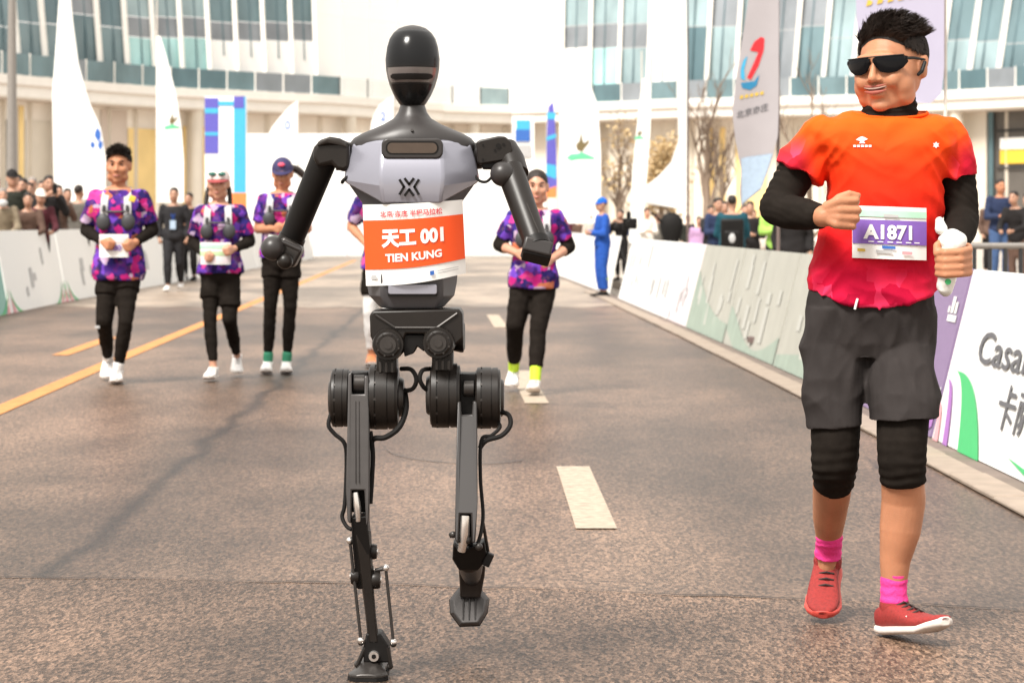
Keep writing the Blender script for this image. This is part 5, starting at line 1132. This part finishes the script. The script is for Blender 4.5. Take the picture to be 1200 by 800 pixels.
for cx_, cy_, r in ((548, 632, 5), (561, 640, 4.5), (531, 626, 4)):
    mb = MB(); mb.ell(Q(cx_, cy_, -.2), r*u); rb('joint_ball', mb, gunm, kn2)
rb('shin', MB().chain([Q(550, 655, -.10), Q(552, 668, .06), Q(553, 676, .24)], [.036, .030, .024], 14), blackm, kn2)
rb('ankle_rod', MB().tube(Q(566, 612, -.16), Q(572, 646, -.12), .0045, n=8), gunm, kn2); rb('clip', MB().box(Q(572, 655, -.14), (.020, .03, .035), RY(25)), blackp, kn2, bevel=.003)
rb('clip', MB().box(Q(530, 626, -.19), (.016, .02, .012), RY(-20)), blackp, kn2, bevel=.002)
rb('ankle_neck', MB().loft([[Q(x, y, d) for x, y, d in ((cx_-hw, y_, dd), (cx_+hw, y_, dd), (cx_+hw, y_, dd+.05), (cx_-hw, y_, dd+.05))] for cx_, y_, hw, dd in ((553, 662, 16, .16), (553, 674, 15, .20), (552, 690, 13, .235), (551, 700, 12, .245))]), gunm, kn2, bevel=.005)
oct_ = [(538, 688), (562, 688), (573, 701), (571, 717), (562, 732), (539, 733), (528, 718), (527, 702)]
ft = MB(); ft.loft([[Q(550+(x-550)*.80, 709+(y-709)*.86, .250+(y-709)*-.0012) for x, y in oct_], [Q(x, y, .262+(y-709)*-.0012) for x, y in oct_], [Q(x, y, .282+(y-709)*-.0012) for x, y in oct_]]); f2 = rb('foot', ft, greym, None, smooth=25, bevel=.003)
for x in (543, 550, 557): rb('ridge', MB().tube(Q(x, 694, .262), Q(x, 726, .226), .0022, n=6), charc, f2)
rb('rubber_sole', MB().loft([[Q(550+(x-550)*k, 709.5+(y-709)*k, d+(y-709)*-.0012) for x, y in oct_] for k, d in ((1.02, .278), (1.03, .285), (1.0, .296))]), rubber, f2, smooth=25)
# --- cables
cab = lambda pts, r=.006: rb('cable', MB().path(spline([Q(*p) for p in pts], 6), r, 8), rubber)
cab([(470, 432, -.03), (482, 433, -.06), (488, 444, -.07), (484, 455, -.06), (474, 458, -.04)])
cab([(504, 432, -.03), (495, 434, -.06), (492, 444, -.07), (497, 454, -.06), (505, 459, -.04)])
cab([(474, 456, -.02), (476, 478, -.05), (468, 500, -.07), (452, 512, -.07), (438, 514, -.06), (433, 525, -.04)], .0075)
cab([(388, 484, -.05), (385, 498, -.06), (392, 508, -.06), (404, 520, -.06), (406, 545, -.05), (404, 590, -.06), (401, 605, -.06), (406, 616, -.07), (412, 620, -.08)], .0055)
cab([(586, 482, -.04), (596, 486, -.05), (598, 498, -.06), (588, 510, -.07), (570, 516, -.08), (562, 525, -.08)], .0065)
cab([(581, 492, -.05), (586, 500, -.06), (576, 510, -.07), (564, 516, -.08), (563, 560, -.11), (566, 600, -.15), (564, 622, -.18), (560, 636, -.19)], .005)
cab([(434, 505, -.06), (437, 530, -.06), (436, 560, -.07), (434, 590, -.08)], .006)
cab([(556, 205, -.05), (562, 212, -.06), (570, 213, -.06), (577, 207, -.05)], .004); cab([(410, 206, -.05), (403, 211, -.05), (401, 214, -.04)], .005)
# --- arm on the image left (swung back, long tube, ball at the elbow)
rb('shoulder_joint', MB().lathe(Q(414, 183, .02), (-1, 0, 0), [(0, 15*u), (8*u, 17*u), (20*u, 17*u)], 28), blackm, smooth=30)
mb = MB(); mb.prism([Q(x, y, -.055) for x, y in ((368, 172), (375, 164), (386, 160), (398, 162), (410, 168), (410, 196), (403, 201), (394, 199), (388, 192), (372, 196), (366, 184))], (0, .12, 0)); sho = rb('shoulder_block', mb, blackm, bevel=.012, seg=3)
mb = MB(); mb.loft([[Q(x, y+o_, d) for x, y, d in ((372, 168, -.062), (384, 161.5, -.066), (398, 164, -.062), (407, 170, -.058))]+[Q(x, y+o_, d) for x, y, d in ((407, 170, .05), (398, 164, .05), (384, 161.5, .05), (372, 168, .05))] for o_ in (4, -1.5)]); rb('shoulder_cap', mb, gunm, sho, bevel=.004)
at = MB(); at.path([Q(383, 178, 0), Q(376, 196, .01), Q(356, 245, .05), Q(341, 282, .08)], [.036, .036, .0345, .033], 28); ua = rb('upper_arm', at, blackp, smooth=60)
ax_ = (Q(341, 282, .08)-Q(383, 178, 0)).normalized()
rb('arm_collar', MB().tube(Q(343, 277, .078), Q(340, 285, .082), .0365, n=28), blackm, ua, smooth=30)
mb = MB(); mb.prism([Q(x, y, .02) for x, y in ((327, 282), (333, 277), (354, 289), (353, 296), (344, 313), (336, 314), (322, 303))], (0, .09, 0)); el = rb('elbow_bracket', mb, gunm, bevel=.008, seg=3)
rb('elbow_ball', MB().ell(Q(320, 291, .01), 14.5*u, nu=28, nv=18), charc, el); rb('elbow_ball', MB().ell(Q(334, 306, .005), 9.5*u, nu=24, nv=14), blackm, el)
rb('elbow_web', MB().tube(Q(330, 283, .0), Q(352, 293, .0), .006, n=8), charc, el)
# --- arm on the image right (swung forward)
rb('shoulder_joint', MB().lathe(Q(549, 183, .02), (1, 0, 0), [(0, 16*u), (6*u, 16*u), (16*u, 15*u)], 28), blackm, smooth=30)
mb = MB(); mb.prism([Q(x, y, -.06) for x, y in ((558, 167), (562, 164), (584, 159.5), (592, 160), (599, 166), (601, 176), (597, 185), (588, 189), (562, 193), (559, 190))], (0, .12, 0)); sh2 = rb('shoulder_block', mb, blackm, bevel=.007, seg=3)
for cx_, cy_, r in ((584, 171, 3), (590, 169, 1.5), (580, 176, 1.4), (566, 170, 1.2), (566, 187, 1.2)): mb = MB(); cyly(mb, cx_, cy_, -.0635, [(0, r*.6), (0, r), (.006, r)], 14); rb('bolt', mb, blackp, sh2)
rb('shoulder_foot', MB().bb(Q(565, 188, -.05), Q(583, 199, .04)), blackp, sh2, bevel=.004)
a2 = MB(); a2.path([Q(592, 174, .0), Q(599, 188, -.03), Q(604, 205, -.06)], [.033, .036, .036], 24); rb('upper_arm', a2, blackm, smooth=60)
rb('elbow_ball', MB().ell(Q(589, 204, -.10), 14.5*u, nu=28, nv=18), charc)
fa = MB(); fa.path([Q(597, 198, -.07), Q(602, 212, -.09), Q(617, 254, -.15), Q(629, 288, -.20)], [.035, .036, .034, .033], 28); fo = rb('forearm', fa, blackm, smooth=60)
fa_d = (Q(629, 288, -.20)-Q(602, 212, -.09)).normalized()
for t in (.05, .5, .64, .78): p = lerp(Q(602, 212, -.09), Q(629, 288, -.20), t)+V((.014, -.031, .0)); mb = MB(); mb.lathe(p, (.35, -1, 0), [(0, .0055), (.004, .005)], 10); rb('bolt', mb, blackp, fo)
rb('seam', MB().tube(Q(607, 214, -.13), Q(637, 285, -.235), .0016, n=5), gunm, fo)
rot = Matrix.Rotation(math.radians(14), 3, 'Y') @ RX(-14)
ep = rb('forearm_end', MB().box(Q(629, 293, -.19), (33*u, .10, 17*u), rot), charc, bevel=.006, seg=3); rb('end_pad', MB().box(Q(628.5, 301, -.19), (32*u, .096, 7*u), rot), rubber, ep, bevel=.004)
rb('wrist_ring', MB().tube(Q(627, 283, -.195), Q(630, 291, -.208), .0365, n=28), blackp, ep, smooth=30)
# ================================================================== the runners behind
def runner_shirt():
    m = M('patterned_running_shirt', (.2, .05, .3), .8, var=0, bump=.1, spec=.15); t, n, L, b = nodes(m)
    tc = n.new('ShaderNodeTexCoord'); vo = n.new('ShaderNodeTexVoronoi'); vo.inputs['Scale'].default_value = 17; vo.distance = 'MANHATTAN'; L(tc.outputs['Object'], vo.inputs['Vector'])
    sc_ = n.new('ShaderNodeSeparateColor'); L(vo.outputs['Color'], sc_.inputs[0])
    r = ramp(n, [(0, (.012, .008, .07)), (.2, (.06, .02, .20)), (.36, (.45, .012, .15)), (.48, (.025, .02, .16)), (.60, (.14, .05, .42)), (.72, (.62, .05, .26)), (.80, (.02, .012, .09)), (.88, (.50, .15, .05)), (.93, (.50, .38, .52)), (1, (.03, .02, .14))], 'CONSTANT'); L(sc_.outputs['Red'], r.inputs[0])
    v2 = n.new('ShaderNodeTexVoronoi'); v2.inputs['Scale'].default_value = 30; L(tc.outputs['Object'], v2.inputs['Vector']); s2 = n.new('ShaderNodeSeparateColor'); L(v2.outputs['Color'], s2.inputs[0])
    r2 = ramp(n, [(0, (0.025, 0.012, 0.124)), (.35, (0.310, 0.019, 0.136)), (.6, (0.074, 0.031, 0.217)), (.85, (0.372, 0.155, 0.186)), (1, (0.031, 0.031, 0.186))], 'CONSTANT'); L(s2.outputs['Green'], r2.inputs[0])
    mx_ = n.new('ShaderNodeMix'); mx_.data_type = 'RGBA'; mx_.inputs['Factor'].default_value = .18; L(r.outputs[0], mx_.inputs['A']); L(r2.outputs[0], mx_.inputs['B']); L(mx_.outputs['Result'], b.inputs['Base Color']); return m
rs = runner_shirt(); vestg = M('pale_grey_vest', (.42, .41, .42), .6, var=.15, scale=20); vestd = M('dark_vest_pocket', (.035, .035, .038), .55, var=.2); navycap = M('navy_cap_cloth', (.022, .018, .075), .7); redmark = M('red_cap_mark', (.62, .06, .12), .6)
pinkcap = M('white_and_red_cap', (.62, .52, .50), .7, var=.1); redbrim = M('dark_red_brim', (.30, .05, .05), .7); lime = M('lime_knit', (.52, .75, .03), .7, var=.08); greensock = M('green_knit', (.03, .22, .12), .7); shoew = M('white_running_shoe', (.74, .72, .70), .55, var=.05); shoered = M('red_trim', (.55, .05, .04), .6); orangeshoe = M('orange_shoe', (.75, .28, .12), .6)
def vest(root, J, s, bottles=True):
    nm, hm = J['neck'], (J['hipL']+J['hipR'])/2; ax = (nm-hm); lx = (J['shR']-J['shL']).normalized(); fr = V((0, -1, 0))
    pt = lambda x, t, d: hm+ax*t+lx*x*s+fr*d*s
    for s_ in (-1, 1):
        mb = MB(); pts = [pt(s_*.070, 1.0, -.02), pt(s_*.078, .95, .075), pt(s_*.085, .86, .118), pt(s_*.088, .74, .136), pt(s_*.085, .60, .134)]
        rings = []
        for p in pts: rings.append([p+lx*a*.028*s+fr*b*.008*s+V((0, 0, 0)) for a, b in ((-1, -1), (1, -1), (1, 1), (-1, 1))])
        mb.loft(rings); o = build('vest_strap', mb, vestg, root, smooth=30, bevel=.004)
        if bottles:
            mb = MB(); mb.ell(pt(s_*.092, .60, .140), V((.052, .026, .064))*s); build('flask_pocket', mb, vestd, root)
            mb = MB(); mb.tube(pt(s_*.088, .72, .15), pt(s_*.086, .79, .15), .014*s, .010*s, n=10); build('flask_cap', mb, vestd, root)
    mb = MB(); mb.path([pt(-.07, .72, .143), pt(0, .715, .150), pt(.07, .72, .143)], .008*s, 8); build('chest_buckle', mb, vestd, root)
def cap_mark(o, c, R, hs, m): mb = MB(); mb.ell(c+R@(V((0, -.088, .085))*hs), V((.028, .012, .018))*hs, R @ RX(-35)); build('cap_mark', mb, m, o)
grp = 'runners in patterned shirts'
# the man on the left
J = pj(19.1, dict(head=(139, 195), neck=(139, 219), shL=(113, 232), shR=(166, 232), elL=(101, 270, .05), elR=(179, 270, .05), wrL=(122, 284, -.20), wrR=(157, 285, -.20), hipL=(128, 322), hipR=(150, 322), knL=(122, 376, -.10), knR=(147, 378, -.14), anL=(127, 421, .42), anR=(138, 434, -.05), toeL=(126, 436, .25), toeR=(137, 445, -.3)))
root, R, hs, hc, s = person('runner with short hair, black arm sleeves and no cap, frontmost on the left', J, dict(s=1.0, hs=1.12, leg=.88, shirt=rs, hem=-.06, bulk=1.06, armsleeve=blackcloth, shorts=blackcloth, short_len=.17, tights=blackcloth, shoes=shoew, sole=whsole, skin=skin, tufts=1100, front=62, side=88, hair_t=.026, toe_upL=-.35, vox=.010, socks=shoew, sock_top=.93, laces=palegrey, curlL=V((.6, .8, 0)), curlR=V((-.6, .8, 0)), seed=2), grp)
vest(root, J, s); mb = MB(); p = P(155, 233, 18.93); mb.box(p, (.05, .02, .045), RY(20)); build('yellow_tag', mb, yel, root, bevel=.006)
bib(root, J, 1, P(133, 288, 18.88), .215, .17, 0, (bibw, [(.12, .38, pinkwash)]), [('2280', .34, -.2, purp, .03, 0)], curve=.4)
for px_, py_ in ((114, 383), (145, 388)): mb = MB(); mb.box(P(px_, py_, 18.93), (.035, .006, .018)); build('leg_mark', mb, palegrey, root)
# woman in the pale cap
J = pj(19.5, dict(head=(256, 216), neck=(257, 237), shL=(236, 249), shR=(280, 249), elL=(226, 284, .05), elR=(293, 283, .05), wrL=(240, 298, -.18), wrR=(273, 292, -.20), hipL=(248, 322), hipR=(269, 322), knL=(246, 375, -.1), knR=(269, 374, -.08), anL=(250, 431, -.15), anR=(278, 417, .45), toeL=(243, 442, -.4), toeR=(279, 430, .3)))
root, R, hs, hc, s = person('smiling woman runner in white cap with glasses on top and braids', J, dict(s=.93, hs=1.1, leg=.88, shirt=rs, hem=.02, armsleeve=blackcloth, shorts=blackcloth, short_len=.26, tights=blackcloth, shoes=shoew, sole=whsole, skin=skin_fair, cap=pinkcap, brim=redbrim, toe_upR=-.35, back=140, vox=.010, hair_t=.006, laces=palegrey, curlL=V((.6, .8, 0)), curlR=V((-.6, .8, 0))), grp)
vest(root, J, s)
T = lambda x, y, z: hc+R@(V((x, y, z))*hs)
for s_ in (-1, 1): mb = MB(); mb.path(spline([T(s_*.075, .02, -.02), T(s_*.085, -.005, -.08), T(s_*.09, -.03, -.15), T(s_*.092, -.05, -.20)], 4), [.016, .017, .018, .018, .018, .018, .018, .018, .017, .016, .014, .011, .008], 8); build('braid', mb, hair_m, root)
gl_ = MB()
for s_ in (-1, 1): gl_.ell(T(s_*.036, -.090, .075), V((.030, .012, .016))*hs, R)
build('sunglasses', gl_, M('green_mirror_lens', (.03, .14, .11), .15), root)
bib(root, J, 1, P(252, 297, 19.28), .23, .165, .0, (bibw, [(.22, .40, mintp), (-.10, .10, M('pale_green_print', (.45, .62, .35), .6)), (-.42, -.2, pinkwash)]), [], curve=.4)
# woman in the navy cap
J = pj(20.3, dict(head=(331, 204), neck=(330, 224), shL=(310, 235), shR=(351, 235), elL=(303, 268, .02), elR=(360, 268, .02), wrL=(322, 268, -.22), wrR=(343, 266, -.24), hipL=(320, 306), hipR=(340, 306), knL=(317, 360, -.06), knR=(340, 360, -.04), anL=(314, 424, .0), anR=(336, 424, .02), toeL=(312, 434, -.25), toeR=(337, 434, -.22)))
root, R, hs, hc, s = person('woman runner in navy cap with ponytail and green socks, partly behind the robot arm', J, dict(s=.95, hs=1.05, leg=.88, shirt=rs, hem=.05, sleeve=.34, shorts=blackcloth, short_len=.17, tights=blackcloth, tight_len=.9, socks=greensock, sock_top=.92, shoes=shoew, sole=whsole, skin=skin, cap=navycap, hair_t=.006, vox=.010, pitch=8, curlL=V((.6, .8, 0)), curlR=V((-.6, .8, 0))), grp)
vest(root, J, s); cap_mark(root, hc, R, hs, redmark); T = lambda x, y, z: hc+R@(V((x, y, z))*hs)
mb = MB(); mb.path(spline([T(.03, .10, .03), T(.10, .13, .02), T(.16, .12, -.03), T(.19, .10, -.09)], 4), [.022, .026, .03, .032, .032, .031, .03, .028, .026, .022, .018, .012, .005], 8); build('ponytail', mb, hair_m, root)
bib(root, J, 1, P(332, 284, 20.12), .24, .12, 0, (bibw, [(.0, .4, mintp)]), [], curve=.4)
# runner almost hidden behind the robot
J = pj(21.2, dict(head=(452, 204), neck=(450, 225), shL=(423, 237), shR=(474, 237), elL=(412, 266, .04), elR=(486, 270, .05), wrL=(430, 287, -.16), wrR=(468, 286, -.2), hipL=(438, 318), hipR=(460, 318), knL=(434, 366, -.05), knR=(458, 368, -.3), anL=(436, 416, .0), anR=(456, 395, .35), toeL=(436, 426, -.25), toeR=(456, 410, .25)))
person('runner mostly hidden behind the robot, bare arm showing, white leg sleeves and orange shoe', J, dict(s=.98, shirt=rs, hem=.02, shorts=blackcloth, short_len=.3, tights=shoew, shoes=orangeshoe, sole=whsole, skin=skin, vox=.012, toe_upR=-.5), grp)
# woman on the right
J = pj(18.0, dict(head=(629, 220), neck=(627, 243), shL=(603, 255), shR=(651, 255), elL=(585, 287, .05), elR=(667, 289, .05), wrL=(607, 297, -.18), wrR=(646, 304, -.18), hipL=(612, 336), hipR=(638, 336), knL=(604, 380, -.08), knR=(631, 382, -.14), anL=(602, 434, .25), anR=(627, 447, -.25), toeL=(600, 448, .05), toeR=(625, 458, -.5)))
root, R, hs, hc, s = person('woman runner with hair tied back, black trousers and lime green socks', J, dict(s=.95, hs=1.08, leg=.88, shirt=rs, hem=-.02, bulk=1.02, sleeve=.33, tights=blackcloth, tight_len=.86, tight_fit=.014, socks=lime, sock_top=.84, shoes=shoew, sole=whsole, skin=skin_fair, hair_t=.010, front=57, side=104, back=130, vox=.010, toe_upL=-.2, toe_upR=.15, laces=palegrey, curlL=V((.6, .8, 0)), curlR=V((-.6, .8, 0))), grp)
vest(root, J, s, True)
for k in 'LR': mb = MB(); p, r = arm_pts(J, k, .30, .62); mb.chain(p, [(q+.008)*s for q in r], end=False); remesh('arm_sleeve', mb, blackcloth, .01, root, smooth=2)

# ================================================================== officials and spectators
def cl(name, c): return M(name, c, .8, var=.2, scale=10, bump=.15, spec=.2)
khaki = cl('khaki_jacket', (.20, .16, .11)); darkg = cl('dark_green_jacket', (.022, .024, .018)); black2 = cl('black_jacket', (.014, .012, .012)); maroon = cl('maroon_jacket', (.075, .018, .025)); greyj = cl('grey_jacket', (.105, .095, .082)); paleblouse = cl('pale_jacket', (.55, .48, .42)); bluej = cl('royal_blue_uniform', (.018, .075, .34)); jeans = cl('blue_jeans', (.05, .09, .19)); tealj = cl('dark_teal_jacket', (.010, .055, .075)); lilac = cl('lilac_jacket', (.42, .26, .42)); greenv = cl('lime_vest', (.30, .52, .10)); suit = cl('dark_suit', (.020, .019, .021)); browncl = cl('brown_jacket', (.10, .06, .045)); whitecap = cl('white_cap_cloth', (.72, .68, .62)); blackshoe = cl('black_shoe', (.012, .011, .010)); navyj = cl('navy_jacket', (.02, .03, .07)); bluecap = cl('bright_blue_cap', (.01, .10, .50)); greyhair = cl('grey_hair', (.25, .22, .20))
def spectator(label, px, pytop, Y, yaw=0, pose='down', z0=.12, group='spectators behind the boards', walk=False, **sp):
    base = P(px, 300, Y); base.z = z0; top = CZ+(HY-pytop)*Y/F; h = top-z0; s = h/1.755; R = RZ(yaw)
    T = lambda x, y, z: base+R@V((x, y, z))*s
    lean = -.10 if pose == 'rail' else 0.
    J = dict(head=T(0, lean*1.3-.02, 1.635), neck=T(0, lean, 1.47), hipL=T(-.09, 0, .92), hipR=T(.09, 0, .92), knL=T(-.10, -.03, .50), knR=T(.10, -.03, .50), anL=T(-.10, .02, .09), anR=T(.10, .02, .09), toeL=T(-.13, -.15, .03), toeR=T(.13, -.15, .03), shL=T(-.185, lean*.9, 1.415), shR=T(.185, lean*.9, 1.415))
    if walk: J.update(knL=T(-.09, -.14, .52), anL=T(-.09, -.12, .10), toeL=T(-.1, -.3, .05), knR=T(.09, .02, .5), anR=T(.09, .22, .14), toeR=T(.1, .07, .03))
    arms = dict(down=((.25, .02, 1.13), (.24, -.08, .90)), up=((.23, -.18, 1.20), (.07, -.30, 1.46)), rail=((.25, -.20, 1.12), (.12, -.42, 1.05)), hold=((.25, -.05, 1.12), (.09, -.25, 1.14)), back=((.26, .10, 1.13), (.08, .18, .96)))[pose]
    for k, sg_ in (('L', -1), ('R', 1)): J['el'+k] = T(sg_*arms[0][0], *arms[0][1:]); J['wr'+k] = T(sg_*arms[1][0], *arms[1][1:])
    d = dict(s=s, yaw=yaw, vox=.019, sleeve=.95, shirt=black2, tights=black2, tight_len=.95, tight_fit=.02, shoes=blackshoe, sole=blackshoe, skin=skin_tan, flare=.02, hem=-.08, seed=px); d.update(sp)
    return person(label, J, d, group), T
def phone(label, p): mb = MB(); mb.box(p, (.075, .01, .15)); tag(build('phone', mb, blackp, origin=p, bevel=.004), label, 'phone', 'phones held up by spectators')
(rk, *_), _t = spectator('spectator in khaki jacket and white face mask leaning at the left edge', 2, 221, 36.6, 15, 'rail', shirt=khaki, hair_mat=greyhair)
(r_, Rm, hsz, hcz, s_), T = spectator('tall spectator in dark peaked cap at the left edge', 14, 199, 38.4, 20, 'down', shirt=darkg, cap=black2)
spectator('spectator in dark green jacket behind the one in khaki', 27, 209, 39.2, -10, 'hold', shirt=darkg)
spectator('spectator in white cap and maroon jacket leaning on the board', 45, 222, 37.4, 25, 'rail', shirt=maroon, cap=whitecap)
(r_, Rm, hsz, hcz, s_), T = spectator('spectator in black jacket holding a phone up to the face', 57, 206, 39.0, 20, 'up', shirt=black2)
phone('dark phone held up by the spectator in black jacket', T(.03, -.36, 1.55))
spectator('spectator in brown jacket with raised hands right of the one in black', 68, 217, 40.2, 25, 'up', shirt=browncl)
spectator('pale-dressed spectator far behind the white cap', 38, 208, 44, 0, 'down', shirt=paleblouse, hair_mat=greyhair)
spectator('spectator in grey jacket seen from behind, next to the front runner', 92, 217, 41.2, 165, 'down', shirt=greyj)
# mask of the first one
mk = MB(); p = P(3, 238, 36.38); mk.ell(p, (.075, .05, .055)); build('face_mask', mk, palegrey, rk)
# on the road
(r_, Rm, hsz, hcz, s_), T = spectator('man in dark suit with blue badge walking on the left of the road', 204, 220, 44, 0, 'down', z0=0, group='officials on the road', walk=True, shirt=suit, tights=suit, shoes=shoew, sole=shoew, vox=.015)
mb = MB(); mb.path([T(-.06, -.05, 1.46), T(-.02, -.135, 1.28), T(0, -.145, 1.20), T(.02, -.135, 1.28), T(.06, -.05, 1.46)], .008, 6); o = build('lanyard', mb, bluej, r_)
mb = MB(); mb.box(T(0, -.155, 1.13), (.10, .012, .15)); build('badge', mb, lightblue, o)
spectator('bystander in black behind the man in dark suit', 222, 226, 52, -20, 'hold', z0=0, group='officials on the road', shirt=black2, hair=True)
(r_, Rm, hsz, hcz, s_), T = spectator('person in royal blue uniform and bright blue cap standing at the right-hand boards', 706, 232, 41.0, -75, 'hold', z0=0, group='officials on the road', shirt=bluej, tights=bluej, cap=bluecap, vox=.014, tight_fit=.03)
for sg_ in (-1, 1): mb = MB(); mb.lathe(T(sg_*.10, 0, .30), (0, 0, 1), [(0, .078*s_), (.035, .078*s_)], 16); build('reflective_band', mb, lime, r_)
# right-hand spectators
gr = 'spectators behind the boards'
spectator('photographer in black beside the person in blue', 728, 246, 47, -30, 'up', shirt=black2)
cm = MB(); p = P(738, 262, 46.6); cm.box(p, (.26, .22, .2)); cm.tube(p+V((0, -.1, 0)), p+V((0, -.34, .0)), .08, n=14); cm.box(p+V((-.02, 0, .16)), (.08, .16, .12)); c_o = empty('video_camera', p, 'black video camera held beside the person in blue', 'camera'); build('camera_body', cm, blackp, c_o, bevel=.01)
spectator('small distant spectator with dark hair left of the person in blue', 692, 250, 66, 20, 'down', shirt=paleblouse)
spectator('small distant spectator in pink-brown left of the person in blue', 679, 254, 70, 10, 'down', shirt=browncl)
spectator('long-haired spectator in white jacket left of the black covered camera', 758, 244, 52, 10, 'hold', shirt=whitecap, skin=skin_fair, back=160, side=120, hair_t=.02)
tp = empty('covered_camera', V((P(788, 300, 44).x, 44, .12)), 'camera under a black rain cover on a tripod behind the white boards', 'camera'); b_ = V(tp.location); ctr = P(787, 268, 44)
mb = MB(); mb.loft([[ctr+V((math.cos(t)*w_, math.sin(t)*w_*.8, z)) for t in ang(18)] for z, w_ in ((-.32, .10), (-.24, .12), (-.12, .17), (.05, .205), (.16, .19), (.24, .13), (.28, .05))]); build('rain_cover', mb, rubber, tp, smooth=60)
for t in ang(3): mb = MB(); mb.tube(ctr+V((0, 0, -.3)), V((b_.x+.4*math.cos(t+.5), b_.y+.4*math.sin(t+.5), .12)), .016, n=8); build('tripod_leg', mb, legm, tp)
mb = MB(); mb.path([ctr+V((-.14, -.05, .05)), ctr+V((-.25, -.08, .2)), ctr+V((-.36, -.1, .28))], .022, 8); build('pan_handle', mb, rubber, tp)
spectator('child in lilac jacket behind the white boards', 819, 254, 47, 0, 'down', shirt=lilac)
spectator('man in navy jacket with white sleeve stripe left of the backpack', 841, 232, 38, 20, 'hold', shirt=navyj)
(r_, Rm, hsz, hcz, s_), T = spectator('stocky spectator in dark teal jacket with black backpack, seen from behind', 858, 229, 34, 175, 'hold', shirt=tealj, bulk=1.22)
bp = MB(); bp.box(T(0, .19, 1.13), (.30, .18, .40), RZ(175)); bp.box(T(0, .29, 1.05), (.22, .06, .22), RZ(175)); pk = empty('backpack', T(0, .2, .9), 'black backpack with pale emblem on the spectator in teal', 'backpack'); build('bag', bp, blackp, pk, bevel=.05, seg=4)
mb = MB(); mb.ell(T(0, .325, 1.06), (.045, .012, .065), RZ(175)); build('emblem', mb, palegrey, pk)
spectator('spectator with pale face right of the backpack', 873, 240, 44, 0, 'down', shirt=tealj, skin=skin_fair)
spectator('spectator in pale grey clothes beside the lime vest', 894, 243, 40, 0, 'down', shirt=paleblouse, tights=paleblouse)
spectator('spectator in lime vest seen under the elbow of the man in orange', 913, 219, 31, 0, 'hold', shirt=greenv)
spectator('spectator in black seen between the elbow and hip of the man in orange', 929, 224, 29, 0, 'down', shirt=black2)
spectator('spectator in dark jacket and blue jeans standing by the shop window', 1172, 210, 44, 10, 'hold', shirt=navyj, tights=jeans, skin=skin)
spectator('spectator in black bending at the right edge of the picture', 1193, 224, 40, -40, 'rail', shirt=black2, tights=browncl)
spectator('small spectator in brown just left of the blue jeans', 1160, 230, 52, 20, 'down', shirt=browncl)

for i, (lab, px, top, Y, yaw, pose, c_) in enumerate((
    ('spectator in navy jacket peering between the khaki and maroon jackets', 34, 214, 40.5, 10, 'hold', navyj), ('spectator in pale jacket at the far left edge behind the khaki jacket', -6, 206, 41, 20, 'down', paleblouse),
    ('spectator in brown jacket just right of the tall dark cap', 21, 205, 43, 0, 'up', browncl), ('spectator in black between the brown jacket and the grey jacket', 79, 221, 44, 15, 'down', black2),
    ('spectator in grey jacket far behind the raised phone', 50, 212, 46, -10, 'down', greyj))): spectator(lab, px, top, Y, yaw, pose, shirt=c_, seed=100+i)
for i, (lab, px, top, Y, yaw, pose, c_) in enumerate((
    ('spectator in maroon behind the lilac child', 829, 246, 56, 10, 'down', maroon), ('distant spectator in grey between the white jacket and the covered camera', 770, 250, 60, 0, 'down', greyj),
    ('spectator in navy just right of the video camera', 745, 252, 58, 0, 'hold', navyj), ('spectator in khaki half hidden by the pale face', 883, 246, 48, 0, 'down', khaki),
    ('spectator in dark green squeezed right of the lilac child', 806, 252, 58, 15, 'down', darkg), ('tiny distant spectator in maroon left of the person in blue', 668, 252, 74, 0, 'down', maroon))): spectator(lab, px, top, Y, yaw, pose, shirt=c_, seed=140+i)

for i, (lab, px, top, Y, yaw, pose, c_) in enumerate((
    ('spectator in black overlapping the backpack wearer on the right', 879, 236, 37, -10, 'hold', black2), ('spectator in dark green behind the navy jacket with white stripe', 849, 236, 41, 0, 'down', darkg),
    ('dark-dressed spectator left of the navy jacket with white stripe', 833, 241, 44, 10, 'up', suit), ('spectator in brown leaning at the left edge next to the khaki jacket', 33, 226, 37.0, 10, 'rail', browncl),
    ('spectator in dark suit at the back of the left-hand crowd', 62, 214, 43, 0, 'down', suit), ('spectator in navy at the right edge behind the railing', 1204, 226, 42, -20, 'hold', navyj))): spectator(lab, px, top, Y, yaw, pose, shirt=c_, seed=180+i)
